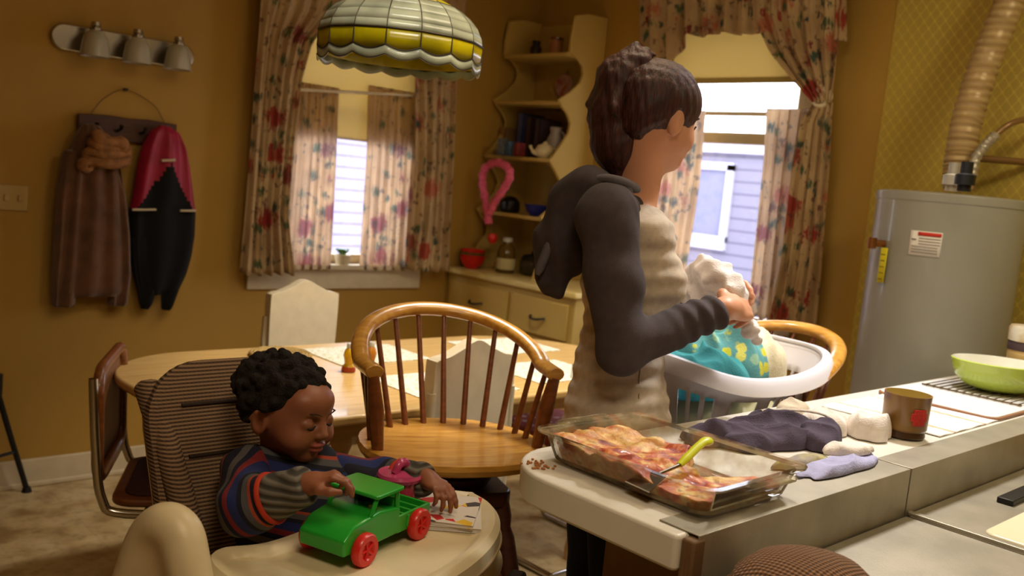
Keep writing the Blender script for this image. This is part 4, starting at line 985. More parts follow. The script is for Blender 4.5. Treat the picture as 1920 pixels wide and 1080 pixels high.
# arched side frame standing left of the tray, nearest the camera
ar = [atd(x, y, d) for x, y, d in ((240, 1120, 1.54), (262, 1050, 1.53), (284, 1000, 1.52), (312, 982, 1.50), (338, 1000, 1.49), (350, 1045, 1.48), (364, 1120, 1.47))]
s = SDF(np.min(ar, 0)-.08, np.max(ar, 0)+.08, .0045); ap = spline(ar, 22); s.chain(ap, [.030]*22, .012)
for i in range(11): s.cap(ap[i], ap[21-i], .020, .020, .02)
s.build('armrest', CREAMP, hcx, smooth_it=3)
s = SDF((1.2, 1.3, .36), (1.42, 1.72, .70), .006); s.cap((1.32, 1.42, .60), (1.27, 1.48, .46), .045, .04, .03).cap((1.32, 1.42, .60), (1.25, 1.62, .50), .04, .035, .03); s.build('armrest', CREAMP, hcx, smooth_it=2)
for sx in (-1, 1):
    for sy in (-1, 1): MB().tube([(1+sx*.19, 1.54+sy*.10, .44), (1+sx*.30, 1.54+sy*.34, .012)], [.018, .016], 12).build('leg', CREAMP, hcx, world=True)
for sx in (-1, 1): MB().tube([(1+sx*.245, 1.54-.22, .22), (1+sx*.245, 1.54+.22, .22)], .012, 10).build('stretcher', CREAMP, hcx, world=True)

# ------------------------------------------------------------------ the toddler
SK2 = mat('brown_skin', (142, 88, 62), .48, sss=.12, noise=.05, nscale=10)
K = thing('person', 'toddler with short curly dark hair in striped knit sweater playing at the tray', 'person', (1.0, 1.6, .52))
th = math.radians(-30); ff = RW*math.cos(th)+AW*math.sin(th); ff = ff/np.linalg.norm(ff)-U_*.12
KB = frame(ff, U_); kc = atd(547, 763, 1.86)
G = lambda f, l, u: kc+KB@np.array([f, l, u])
knb = atd(528, 880, 1.90); X_ = np.array([1., 0, 0]); Y_ = np.array([0, 1., 0])
ksr = atd(462, 885, 1.83); kel = atd(462, 952, 1.70); kwr = atd(578, 908, 1.66); ksl = atd(625, 895, 1.94); kll = atd(715, 905, 2.03); klw = atd(800, 898, 1.95)
pelk = np.array([1.0, 1.60, .585]); cek = (knb+pelk)/2+(0, .01, .02)
s = SDF((.72, 1.22, .40), (1.36, 1.80, 1.06), .0026)
s.ell(G(-.014, 0, .006), (.088, .072, .078), KB, .02).ell(G(.020, 0, -.022), (.066, .062, .066), KB, .02)
s.ell(G(.050, 0, .030), (.034, .05, .03), KB, .02)
s.ell(G(.052, 0, -.076), (.024, .026, .020), KB, .02)
for sg in (-1, 1):
    s.ell(G(.050, sg*.036, -.042), (.030, .027, .026), KB, .016)
    s.ell(G(.079, sg*.028, -.004), (.013, .018, .010), KB, .008, 'sub'); s.ell(G(.066, sg*.028, -.008), (.0155, .0165, .0135), KB, .003)
    s.ell(G(-.012, sg*.073, -.022), (.020, .009, .027), KB, .006); s.ell(G(-.006, sg*.081, -.020), (.011, .006, .016), KB, .004, 'sub'); s.cap(G(-.016, sg*.080, -.002), G(-.03, sg*.079, -.02), .0035, .0035, .003)
s.cap(G(.078, 0, -.006), G(.092, 0, -.028), .006, .009, .010)
for sg in (-1, 1): s.ell(G(.085, sg*.009, -.031), (.008, .007, .006), KB, .005)
s.ell(G(.081, 0, -.0505), (.011, .019, .0055), KB, .005); s.ell(G(.079, 0, -.061), (.011, .016, .006), KB, .005)
s.cap(G(.096, -.012, -.0558), G(.096, .012, -.0558), .0022, .0022, .002, 'sub')
s.cap(G(-.02, 0, -.06), knb+(0, 0, -.01), .038, .045, .02)
s.ell(cek, (.085, .07, .13), None, .04).ell(pelk, (.09, .075, .07), None, .04)
for sg in (-1, 1): s.chain([pelk+X_*sg*.05, pelk+X_*sg*.075+(0, -.16, -.01), pelk+X_*sg*.085+(0, -.17, -.15)], [.05, .04, .03], .02)
s.chain([ksr, kel, kwr], [.034, .028, .019], .02).chain([ksl, kll, klw], [.034, .028, .019], .02)
def khand(wr, fwd, nrm, sgn, curl): hand(s, wr, fwd, nrm, sgn, curl, .66, 1.0, .003)
khand(kwr, atd(640, 888, 1.66)-kwr, U_*1+RW*.1, 1, .55)
khand(klw, atd(842, 925, 1.90)-klw, U_, -1, .42)
LIP2 = mat('child_lip', (150, 74, 64), .4)
def kfn(c):
    q = (c-kc)@KB; return ((np.abs(q[:, 1]) < .0185) & (q[:, 0] > .070) & (q[:, 2] < -.0455) & (q[:, 2] > -.0655)).astype(int)
s.build('body', [SK2, LIP2], K, smooth_it=2, matfn=kfn)
b = MB()
for sg in (-1, 1): b.tube([G(.0795, sg*.014, -.0105), G(.0815, sg*.023, -.0145), G(.0800, sg*.031, -.0145), G(.0765, sg*.036, -.012)], [.0012, .002, .002, .0012], 6)
b.build('eyelash', mat('lash_black', (16, 10, 8), .7), K, world=True)
b = MB()
for sg in (-1, 1): b.tube([G(.089, sg*.012, .0125), G(.088, sg*.025, .018), G(.070, sg*.036, .015)], [.0014, .0024, .0010], 6, flat=.6)
b.build('eyebrow', mat('brow_dark', (50, 28, 20), .9), K, world=True)
KH = mat('black_curls', (22, 13, 10), .9, noise=.4, nscale=90, bump=.6, bscale=220)
s = SDF(kc-.16, kc+.16, .0026)
s.ell(G(-.032, 0, .020), (.095, .083, .076), KB, .02)
s.ell(G(.10, 0, -.008), (.066, .10, .070), KB, .012, 'sub')
for sg in (-1, 1): s.ell(G(.035, sg*.09, -.06), (.068, .05, .072), KB, .012, 'sub'); s.ell(G(-.012, sg*.09, -.028), (.024, .026, .030), KB, .008, 'sub')
s.ell(G(-.03, 0, -.13), (.08, .09, .075), KB, .02, 'sub')
rr = np.random.RandomState(5)
for k in range(420):
    v = rr.normal(size=3); v /= np.linalg.norm(v); q = np.array([-.032, 0, .020])+v*np.array([.095, .083, .076])*rr.uniform(.97, 1.07)
    if q[0] > .036 and q[2] < .056: continue
    if q[2] < -.035 or (q[0] > -.04 and q[2] < .006) or (q[0] > .02 and q[2] < .035): continue
    s.ell(G(*q), [rr.uniform(.006, .011)]*3, None, .006)
s.build('hair', KH, K, smooth_it=1)
# striped sweater: bands run across the torso and around the sleeves
def stripes(name, axis, k, off_):
    n = NT(name, .95); o = n.n('VectorMath', _operation='DOT_PRODUCT', i0=n.tc, i1=tuple(axis)).outputs['Value']
    f = n.math('FRACT', n.math('ADD', n.math('MULTIPLY', o, k), off_))
    n.base(n.ramp(f, [(0, srgb((20, 22, 46))), (.22, srgb((88, 84, 82))), (.36, srgb((20, 22, 46))), (.46, srgb((120, 30, 34))), (.56, srgb((28, 38, 92))), (.72, srgb((18, 18, 34))), (.8, srgb((74, 72, 74))), (.9, srgb((150, 60, 36))), (.95, srgb((18, 18, 34)))], 'CONSTANT'))
    n.bump(n.noise(260.), .3, .002); return n.m
CUFF = NT('ribbed_cuff', .95)
def cuffmat():
    n = CUFF; x = n.xyz(); a = n.math('SINE', n.math('MULTIPLY', x[2], 420.)); n.base(n.ramp(n.math('MULTIPLY_ADD', a, .5, .5), [(.2, srgb((62, 58, 52))), (.8, srgb((112, 106, 96)))])); n.bump(a, .5, .003); return n.m
CUFFM = cuffmat()
s = SDF((.72, 1.42, .50), (1.26, 1.80, .88), .004)
s.ell(cek+(0, 0, -.01), (.118, .095, .17), None, .04); s.cap(ksr+(.02, 0, -.01), ksl-(.02, 0, .01), .052, .052, .05); s.ell(pelk+(0, 0, .04), (.115, .10, .09), None, .04)
s.ell(knb+(.0, -.01, .055), (.05, .05, .04), None, .012, 'sub'); s.plane((0, 0, .53), -U_)
s.disp(lambda X, Y, Z: .002*np.sin(70*Z+30*X))
s.build('sweater', stripes('sweater_stripes', (.25, 0, 1), 9, .1), K, smooth_it=3)
col = MB().tube([knb+(0, 0, .012)+np.array([.046*math.cos(t), .044*math.sin(t)-.006, .010*math.cos(t)-.012*math.sin(t)]) for t in np.linspace(0, 2*PI, 24, endpoint=False)], .012, 10, close=True).build('collar', CUFFM, K, world=True)
def ksleeve(a, e, w, nm, cuffat):
    d = w-e; L = np.linalg.norm(d); d = d/L; cp = e+d*L*cuffat
    s = SDF(np.min([a, e, w], 0)-.09, np.max([a, e, w], 0)+.09, .0034); s.cap(a, e, .052, .048, .02).cap(e, w, .046, .040, .03); s.plane(cp, d, .003)
    s.disp(lambda X, Y, Z: .0022*np.sin(90*Z+60*X)); q = s.build(nm, stripes(nm+'_stripes_%d' % int(cuffat*100+L*1000), (d[0]*.9, d[1]*.9, d[2]), 10, .35), K, smooth_it=2)
    s = SDF(np.min([e, w], 0)-.09, np.max([e, w], 0)+.09, .003); s.chain([cp-d*.02, cp+d*.012, w-d*.012, w+d*.004], [.038, .041, .035, .026], .01); s.plane(w, d, .003); s.plane(cp-d*.004, -d, .003)
    s.build('cuff', CUFFM, K, smooth_it=2)
    MB().tube([cp+d*.0+.0435*(math.cos(t)*basis(d)[0]+math.sin(t)*basis(d)[1]) for t in np.linspace(0, 2*PI, 28, endpoint=False)], .0055, 8, close=True, flat=1).build('cuff_band', mat('orange_band', (176, 52, 26), .9), K, world=True)
ksleeve(ksr, kel, kwr, 'sleeve', .42); ksleeve(ksl, kll, klw, 'sleeve', .5)
b = MB()
for sg in (-1, 1): b.tube([pelk+X_*sg*.05, pelk+X_*sg*.075+(0, -.16, -.005), pelk+X_*sg*.085+(0, -.175, -.10)], [.062, .052, .04], 14)
b.build('trousers', mat('toddler_trousers', (36, 40, 60), .9), K, world=True)
# ------------------------------------------------------------------ soft things: closed crumpled cloth forms
def crumple(base, ax, ay, h, seed, rough=1.0, nr=34, na=110, sup=3.2, ridge=1.0, rot=0, hfn=None):
    """a crumpled cloth heap resting on z=base[2]; ax, ay half sizes"""
    r = np.random.RandomState(seed); ks = [(r.uniform(-1, 1), r.uniform(-1, 1), r.uniform(0, 6.28), r.uniform(14, 42)) for _ in range(9)]
    eph = r.uniform(0, 6, 4); c, s_ = math.cos(rot), math.sin(rot); rings = []
    def P(rr_, t):
        e = 1+.05*math.sin(3*t+eph[0])+.04*math.sin(5*t+eph[1])+.03*math.sin(9*t+eph[2])
        k = (abs(math.cos(t))**sup+abs(math.sin(t))**sup)**(-1/sup)*e
        x, y = ax*k*rr_*math.cos(t), ay*k*rr_*math.sin(t)
        wx, wy = x+.012*math.sin(y*38+eph[0]), y+.012*math.sin(x*31+eph[1]); R_ = [(1-abs(math.sin((a*wx+b_*wy)*f*1.15+p)))**1.6 for a, b_, p, f in ks]; n = min(1, .34*(R_[0]+R_[1]+R_[2])+.16*(R_[3]+R_[4])+.07*(R_[5]+R_[6]))
        edge = (1-rr_**5)**.5 if rr_ < 1 else 0
        z = h*edge*(.8-.45*rough+.85*rough*n*ridge) if hfn is None else h*edge*(.45+n*ridge*1.0)*hfn(x, y)
        return np.array([base[0]+x*c-y*s_, base[1]+x*s_+y*c, base[2]+max(z, .0015)])
    T = np.linspace(0, 2*PI, na, endpoint=False)
    bot = [[np.array([*P(k, t)[:2], base[2]]) for t in T] for k in (.02, .5, .985)]
    return MB().rings(bot+[[P(k, t) for t in T] for k in list(np.linspace(1, .02, nr)**.8)])
def cloth(name, m, label, cat, *a, group=None, parent=None, sub=True, **k):
    b = crumple(*a, **k); o = b.build(name, m, parent, world=parent is not None, origin=a[0], mods=[SUB(1)] if sub else [], auto=False)
    return tag(o, label, cat, group) if parent is None else o
def fabric(name, c, c2=None, ns=30): return mat(name, c, .95, noise=.12, nscale=ns, bump=.25, bscale=260, col2=c2)
# things on the island --------------------------------------------------------
# glass baking dish
gd = thing('baking_dish', 'glass baking dish of half eaten lasagna on the counter end', 'dish', (1.36, .99, TOP+.004))
def dishglass():
    n = NT('dish_glass', .5); t = n.t; N = t.nodes
    tr = N.new('ShaderNodeBsdfTransparent'); tr.inputs[0].default_value = (.965, .97, .945, 1); gl = N.new('ShaderNodeBsdfGlossy'); gl.inputs['Roughness'].default_value = .05
    lw = N.new('ShaderNodeLayerWeight'); lw.inputs[0].default_value = .14; m1 = N.new('ShaderNodeMixShader'); t.links.new(lw.outputs['Fresnel'], m1.inputs[0]); t.links.new(tr.outputs[0], m1.inputs[1]); t.links.new(gl.outputs[0], m1.inputs[2])
    n.base(n.ramp(n.noise(30.), [(.45, srgb((206, 190, 142))), (.66, srgb((184, 112, 60)))])); m2 = N.new('ShaderNodeMixShader')
    t.links.new(n.ramp(n.noise(16., None, 5), [(.44, .03), (.68, .42)]), m2.inputs[0]); t.links.new(m1.outputs[0], m2.inputs[1]); t.links.new(n.b.outputs[0], m2.inputs[2])
    t.links.new(m2.outputs[0], N['Material Output'].inputs[0]); return n.m
GD = dishglass()
def dr(w, l, z, r): return [(x, y, z) for x, y in rrect(-w, -l, w, l, r, 8)]
zb = 0
MB().rings([dr(.118, .165, 0, .03), dr(.128, .176, .006, .03), dr(.143, .190, .050, .032), dr(.156, .203, .054, .036), dr(.157, .204, .058, .036), dr(.141, .188, .056, .032), dr(.138, .185, .050, .03), dr(.124, .171, .010, .028), dr(.115, .16, .006, .026)]).build('glass_body', GD, gd)
for s_ in (-1, 1):
    o = rrect(-.07, 0, .07, .026, .012, 6); MB().prism([(x, s_*(.198+y)) for x, y in o], .050, .057).build('handle', GD, gd, mods=[BEV(.002)])
def lasmat():
    n = NT('lasagna', .55); a = n.noise(34., None, 6); b = n.noise(60., None, 4); c = n.noise(14.); e_ = n.noise(11., None, 2)
    col_ = n.ramp(a, [(.30, srgb((112, 34, 14))), (.42, srgb((176, 66, 30))), (.52, srgb((206, 128, 62))), (.60, srgb((226, 190, 122))), (.72, srgb((236, 212, 156)))])
    col_ = n.mix(n.ramp(b, [(.56, 0.), (.66, .8)]), col_, srgb((120, 40, 22))); col_ = n.mix(n.ramp(c, [(.55, 0.), (.7, .5)]), col_, srgb((160, 50, 22)))
    col_ = n.mix(n.ramp(e_, [(.46, .0), (.58, .45)]), col_, srgb((224, 192, 110))); n.base(col_); n.bump(a, .7, .01); n.b.inputs['Coat Weight'].default_value = .08; return n.m
LAS = lasmat(); 
def lasagna():
    r = np.random.RandomState(4); ks = [(r.uniform(-1, 1), r.uniform(-1, 1), r.uniform(0, 6.28), r.uniform(40, 170)) for _ in range(14)]
    S = SDF((-.145, -.195, 0), (.145, .195, .062), .0026); sl, X, Y, Z = S._sub(S.lo, S.lo+S.h*S.n)
    n = sum(np.sin((a*X+b_*Y)*f+p) for a, b_, p, f in ks)/14
    edge = .094+.010*np.sin(38*Y+1)+.007*np.sin(91*Y)-.062*np.clip((.015-Y)/.05, 0, 1)+.07*np.clip((-.075-Y)/.05, 0, 1)   # right limit of what is left in the dish
    full = np.clip((edge-X)/.022, 0, 1); low = 1-.42*np.clip((-.03-Y)/.05, 0, 1)
    h = .002+.042*full*low+.016*n*full*low+.006*n*np.clip((edge+.03-X)/.02, 0, 1)
    w = .118+(Z-.008)*.45; l = .163+(Z-.008)*.45
    qx, qy = np.abs(X)-w+.022, np.abs(Y)-l+.022; box = np.minimum(np.maximum(qx, qy), 0)+np.sqrt(np.maximum(qx, 0)**2+np.maximum(qy, 0)**2)-.022
    S.d = np.maximum(np.maximum((Z-h)*.7, box), .0076-Z).astype(np.float32)*np.ones(S.n, np.float32)
    V, F = S.mesh(); return link('lasagna', V, F, LAS, gd, True, auto=False)
o = lasagna(); o['label'] = 'red and cheesy baked lasagna'
sp = thing('spatula', 'spatula with yellow-green handle resting in the lasagna', 'spatula', atz(1278, 868, .962))
h0, h1 = atz(1274, 872, .962), atz(1332, 826, .992)
MB().tube(spline([h0, h0+(h1-h0)*.3+(0, 0, .004), h0+(h1-h0)*.7+(0, 0, .008), h1], 16), [.006, .007, .0075]+[.0085]*8+[.010, .011, .011, .0105, .006], 12, flat=.7).build('handle', mat('lime_handle', (206, 214, 40), .35), sp, world=True)
h2 = atz(1236, 888, .952); MB().tube([h0, h2], [.0035, .003], 8).build('shank', CHROME, sp, world=True)
d_ = (h2-h0)/np.linalg.norm(h2-h0); sd_ = np.cross(d_, U_); v = [h2-sd_*.018, h2+sd_*.018, h2+d_*.05+sd_*.03-(0, 0, .006), h2+d_*.05-sd_*.03-(0, 0, .006)]
MB().add([p for p in v]+[p-(0, 0, .002) for p in v], [(0, 1, 2, 3), (7, 6, 5, 4), (0, 4, 5, 1), (1, 5, 6, 2), (2, 6, 7, 3), (3, 7, 4, 0)]).build('blade', CHROME, sp, world=True)
b = MB()
for k in range(30):
    x, y = rr.normal(0, .02), rr.normal(0, .02); b.ell((1.20+x*.6, 1.15+y, TOP+.002), (.003, .003, .002), 6, 4)
b.build('crumbs', mat('crumb_orange', (176, 112, 60), .8), origin=(1.2, 1.15, TOP)); tag(bpy.context.scene.objects['crumbs'], 'orange sauce crumbs spilled on the counter left of the baking dish', 'crumbs', kind='stuff')
# clothes
PUR = fabric('plum_cloth', (72, 62, 78)); WHT = fabric('white_cotton', (226, 216, 206)); LAV = fabric('lavender_cotton', (168, 168, 204))
z_ = TOP+.002
g = thing('shirt', 'dark plum grey shirt folded on the counter behind the baking dish', 'shirt', (1.80, 1.05, z_))
cloth('body', PUR, '', '', (1.80, 1.06, z_), .155, .085, .055, 21, rot=-.1, parent=g)
cloth('sleeve', PUR, '', '', (1.69, 1.085, z_), .10, .045, .055, 22, rot=-.5, parent=g)
cloth('sleeve', PUR, '', '', (1.90, .985, z_), .085, .045, .062, 23, rot=.5, parent=g)
MB().tube(spline([(1.84, 1.10, z_+.05), (1.90, 1.07, z_+.055), (1.96, 1.02, z_+.052), (1.99, .99, z_+.03)], 12), .006, 8, flat=.5).build('grey_stripe', fabric('pale_stripe', (190, 178, 166)), g, world=True)
for i, (x, y, a, b_, h, sd, m, lab, ct) in enumerate((
    (2.09, .965, .062, .05, .066, 31, WHT, 'white balled sock nearest the patterned cup on the counter', 'sock'),
    (2.02, 1.04, .07, .055, .058, 32, WHT, 'white crumpled sock behind the balled sock', 'sock'),
    (2.05, 1.14, .075, .04, .05, 33, fabric('cream_cotton', (196, 182, 160)), 'cream rolled sock at the far side of the counter behind the white socks', 'sock'),
    (1.70, .905, .085, .022, .026, 34, fabric('grey_sock', (146, 138, 136), (176, 166, 110)), 'grey sock with a yellowish toe between the plum shirt and the steel edge', 'sock'),
    (1.83, .880, .07, .028, .03, 35, WHT, 'small white cloth lying on the lavender cloth', 'cloth'))):
    cloth('sock' if ct == 'sock' else 'wash_cloth', m, lab, ct, (x, y, z_ if i < 4 else z_+.018), a, b_, h, sd, .5, sup=2.3, rot=-.2 if i > 2 else .3)
cloth('cloth', LAV, 'lavender crumpled cloth lying over the steel edge of the counter', 'cloth', (1.76, .858, TOP+.0045), .145, .034, .026, 36, rot=.02)
# patterned cup
def cupmat():
    n = NT('cup_pattern', .3); v = n.n('TexVoronoi', Scale=30., Vector=n.tc); cc = n.xyz(v.outputs['Color'])
    c = n.ramp(cc[0], [(0, srgb((120, 86, 40))), (.45, srgb((150, 112, 56))), (.7, srgb((110, 78, 90))), (.85, srgb((96, 70, 40)))]); 
    c = n.mix(n.ramp(v.outputs['Distance'], [(.1, .9), (.5, .0)]), srgb((136, 100, 48)), c)
    z = n.xyz()[2]; c = n.mix(n.ramp(z, [(.018, 1.), (.02, 0.)]), c, srgb((74, 50, 30))); n.base(c); return n.m
cu = thing('cup', 'brown patterned cup with a red flower standing on the counter', 'cup', (2.185, .925, TOP+.003))
MB().lathe([(0, 0), (.046, 0), (.049, .004), (.047, .016), (.051, .022), (.053, .098), (.0535, .102), (.050, .102), (.048, .022), (.04, .008), (0, .008)], n=40).build('body', cupmat(), cu)
MB().lathe([(.0495, .1025), (.0495, .10), (.0475, .03), (.04, .0095), (0, .0095)], n=40, cap=False).build('lining', mat('cup_inside', (196, 176, 108), .4), cu)
ct_ = math.atan2(-.925, -2.185)+.62; b = MB()
for k in range(6):
    t = k*PI/3; b.grid(lambda i, j: (.0538*math.cos(ct_+(.011*math.cos(t)+.010*(i-.5)*2)/.053), .0538*math.sin(ct_+(.011*math.cos(t)+.010*(i-.5)*2)/.053), .055+.011*math.sin(t)+.010*(j-.5)*2), 5, 5)
b.build('red_flower', mat('flower_red', (196, 44, 36), .5), cu, mods=[SOL(.0008)])
# white cloth with tan embroidery, board, rack, bowl, canister
def runner():
    n = NT('runner_cloth', .8); x = n.xyz(); w = n.noise(60.); c = srgb((238, 234, 228))
    l = n.math('ABSOLUTE', n.math('SUBTRACT', n.math('FRACT', n.math('MULTIPLY', n.math('ADD', x[0], n.math('MULTIPLY', w, .02)), 5.2)), .5))
    n.base(n.mix(n.ramp(l, [(.035, .85), (.06, 0.)]), c, srgb((186, 150, 108)))); n.bump(n.noise(200.), .2, .002); return n.m
rn = MB().grid(lambda i, j: (2.27+.50*i, .872+.31*j+.04*i*0, TOP+.0035+.0012*math.sin(30*i+5*j)), 40, 24).build('table_runner', runner(), origin=(2.27, .88, TOP), mods=[SOL(.002)])
tag(rn, 'white cloth with tan embroidered lines spread on the counter behind the cup', 'cloth')
bd_ = thing('tray_board', 'thin white board with brown edge lying under the wire rack on the counter', 'board', (2.80, 1.05, TOP+.008))
MB().prism(rrect(2.62, .875, 3.08, 1.20, .03), TOP+.007, TOP+.013).build('surface', mat('board_white', (232, 228, 226), .3), bd_, world=True, mods=[BEV(.002)])
MB().prism(rrect(2.615, .87, 3.085, 1.205, .033), TOP+.003, TOP+.009).build('brown_edge', mat('board_edge', (146, 100, 66), .5), bd_, world=True)
ra = thing('wire_rack', 'dark wire cooling rack under the green bowl', 'rack', (3.0, 1.02, TOP+.014)); b = MB()
for k in range(13): y = .90+k*.022; b.tube([(2.86, y, TOP+.019), (3.17, y, TOP+.019)], .0018, 6)
for x in (2.86, 3.17): b.tube([(x, .89, TOP+.0175), (x, 1.175, TOP+.0175)], .0028, 6)
for x in (2.88, 3.15):
    for y in (.90, 1.16): b.tube([(x, y, TOP+.0175), (x, y, TOP+.013)], .003, 6)
b.build('wires', mat('rack_brown', (84, 66, 40), .4, .6), ra, world=True)
gb = thing('bowl', 'lime green oval casserole bowl with white inside on the wire rack', 'bowl', (3.035, 1.02, TOP+.021), -.75)
MB().lathe([(0, 0), (.075, 0), (.10, .010), (.128, .035), (.140, .065), (.144, .082), (.146, .085), (.142, .087)], n=56, sy=.80, cap=False).build('outside', mat('lime_enamel', (172, 190, 70), .25, coat=.4), gb)
MB().lathe([(.142, .087), (.139, .083), (.133, .06), (.118, .035), (.09, .013), (.0, .008)], n=56, sy=.80, cap=False).build('inside', mat('bowl_white', (222, 220, 206), .25, coat=.3), gb)
cn = thing('canister', 'woven tan canister with white flowered lid at the right edge', 'canister', (3.234, 1.012, TOP+.002))
MB().lathe([(0, 0), (.056, 0), (.060, .005), (.060, .13), (0, .13)], n=40).build('body', wood('canister_tan', (176, 142, 82), (210, 178, 116), .6, (2, 2, 60), 0), cn)
MB().lathe([(.061, .13), (.062, .132), (.062, .156), (.061, .158), (0, .158)], n=40).build('band', mat('canister_band', (74, 54, 58), .6), cn)
MB().lathe([(.058, .158), (.064, .16), (.065, .20), (.060, .208), (0, .211)], n=40).build('lid', mat('lid_white', (214, 206, 186), .5, noise=.0, nscale=26, col2=(186, 160, 116)), cn)
wd_ = thing('bread_basket', 'woven brown domed basket lid at the bottom edge of the picture', 'basket', (1.275, .65, .815))
def weave():
    n = NT('brown_weave', .85); x = n.xyz(); a = n.math('SINE', n.math('MULTIPLY', n.math('ADD', x[0], x[1]), 420.)); b = n.math('SINE', n.math('MULTIPLY', n.math('SUBTRACT', x[0], x[1]), 420.)); q = n.math('MULTIPLY', a, b)
    n.base(n.ramp(n.math('MULTIPLY_ADD', q, .5, .5), [(.2, srgb((70, 44, 24))), (.7, srgb((150, 106, 66)))])); n.bump(q, .8, .004); return n.m
WV = weave()
MB().lathe([(0, 0), (.10, 0), (.125, .012), (.130, .03), (.12, .055), (.09, .078), (.05, .09), (0, .094)], n=44, sx=1.0, sy=.85).build('dome', WV, wd_)
MB().tube([(.129*math.cos(t), .111*math.sin(t), .022) for t in np.linspace(0, 2*PI, 44, endpoint=False)], .008, 8, close=True).build('rim', WV, wd_)

# laundry basket on the second stool -------------------------------------------
BZ = .764; bk = thing('laundry_basket', 'white plastic laundry basket full of towels on the second oak stool', 'basket', (2.20, 1.485, BZ), -.10)
def br(u, v):
    """u around 0..1, v 0 bottom..1 rim"""
    a = 2*PI*u; n_ = 4.0; ax = .235+.075*v; ay = .145+.06*v; k = (abs(math.cos(a))**n_+abs(math.sin(a))**n_)**(-1/n_)
    x, y = ax*k*math.cos(a), ay*k*math.sin(a); top = .200+.060*(abs(x)/ax)**2.2
    return np.array([x, y, .008+(top-.008)*v])
NU, NV = 144, 14; verts = [br(i/NU, j/(NV-1)) for i in range(NU) for j in range(NV)]; F_ = []
for i in range(NU):
    x, y = verts[i*NV+6][:2]; s_ = abs(y) > .8*(.145+.03)
    for j in range(NV-1):
        hole = False
        if 3 <= j <= 8:
            m = (i % 12)
            hole = (2 <= m <= 9) if (i//12) % 2 == 0 else (m in (2, 3, 5, 6, 8, 9))
        if not hole:
            a, b_ = i*NV+j, ((i+1) % NU)*NV+j; F_.append((a, b_, b_+1, a+1))
link('wall', verts, F_, WHITEP, bk, mods=[SOL(.004)])
MB().prism([tuple(br(i/60, 0)[:2]) for i in range(60)], .002, .008).build('floor', WHITEP, bk)
def rimpt(i, o): p = br(i/96, 1); n_ = np.array([p[0]/.31**2, p[1]/.205**2, 0]); n_ /= np.linalg.norm(n_); return p+n_*o
MB().rings([[rimpt(i, -.004)+(0, 0, .0) for i in range(96)], [rimpt(i, 0)+(0, 0, .008) for i in range(96)], [rimpt(i, .022)+(0, 0, .006) for i in range(96)], [rimpt(i, .030)+(0, 0, -.006) for i in range(96)], [rimpt(i, .030)+(0, 0, -.034) for i in range(96)], [rimpt(i, .026)+(0, 0, -.034) for i in range(96)], [rimpt(i, .020)+(0, 0, -.006) for i in range(96)], [rimpt(i, .0)+(0, 0, -.004) for i in range(96)]], close=False, cap=False).build('rim', WHITEP, bk, mods=[SOL(.002)])
cc_, ss_ = math.cos(-.10), math.sin(-.10)
BP = lambda x, y, z: (2.20+x*cc_-y*ss_, 1.485+x*ss_+y*cc_, BZ+z)
TEAL = fabric('teal_terry', (34, 110, 118), (58, 140, 146), 12); CRM = fabric('cream_terry', (214, 204, 172))
cloth('laundry', fabric('mixed_laundry', (156, 150, 110), (196, 190, 150), 8), 'pale green laundry filling the lower part of the basket, seen through its slots', 'laundry', BP(0, 0, .012), .225, .14, .15, 40, .3, rot=-.1)
cloth('towel', TEAL, 'teal towel bulging at the left of the laundry basket', 'towel', BP(-.11, -.01, .14), .15, .14, .145, 41, .5, rot=-.1)
n = NT('floral_terry', .95); v = n.n('TexVoronoi', Scale=26., Vector=n.tc); w = n.xyz(v.outputs['Color'])
n.base(n.mix(n.ramp(n.math('ADD', v.outputs['Distance'], n.math('MULTIPLY', n.noise(90.), .3)), [(.5, 1.), (.6, 0.)]), srgb((96, 160, 164)), n.ramp(w[0], [(.3, srgb((206, 204, 60))), (.5, srgb((150, 190, 160))), (.8, srgb((226, 220, 110)))], 'CONSTANT'))); n.bump(n.noise(240.), .4, .003)
tw = cloth('towel', n.m, 'turquoise and yellow flowered towel on top of the laundry', 'towel', BP(.02, .03, .17), .16, .105, .16, 42, .7, rot=-.75)
cloth('towel', CRM, 'cream towel heaped at the far right of the laundry basket', 'towel', BP(.165, .03, .15), .12, .12, .17, 43, .25, rot=-.1)
cloth('towel', fabric('white_terry', (226, 222, 216)), 'white towel at the back of the laundry pile', 'towel', BP(.0, .13, .16), .14, .05, .18, 44, .6, rot=-.1)
cloth('sock', fabric('navy_sock', (52, 56, 74)), 'small navy sock at the right end of the laundry', 'sock', BP(.26, .05, .165), .03, .024, .045, 45, .6)
# cloth in her hands
def held():
    s = SDF(rwr+(-.22, -.2, -.2), rwr+(.25, .32, .2), .004)
    A = [atd(1318, 500, WD+.06), atd(1345, 520, WD+.02), atd(1375, 545, WD-.02), atd(1388, 580, WD-.04)]
    s.chain(A, [.028, .034, .026, .018], .03)
    s.chain([atd(1300, 508, WD+.12), atd(1300, 560, WD+.12), atd(1305, 600, WD+.12)], [.020, .024, .012], .03)
    s.chain([atd(1322, 520, WD+.08), atd(1318, 560, WD+.08), atd(1325, 600, WD+.08)], [.020, .022, .010], .03)
    s.chain([atd(1388, 580, WD-.0), atd(1405, 615, WD+.02), atd(1425, 645, WD+.03)], [.016, .016, .007], .02)
    s.disp(lambda X, Y, Z: .005*np.sin(95*Z+60*X)*np.sin(80*Y)+.003*np.sin(170*X-120*Z))
    return s.build('baby_cloth', fabric('soft_white', (224, 216, 214)), None, origin=A[1], smooth_it=2)
tag(held(), 'crumpled white cloth held in the hands of the woman', 'cloth')

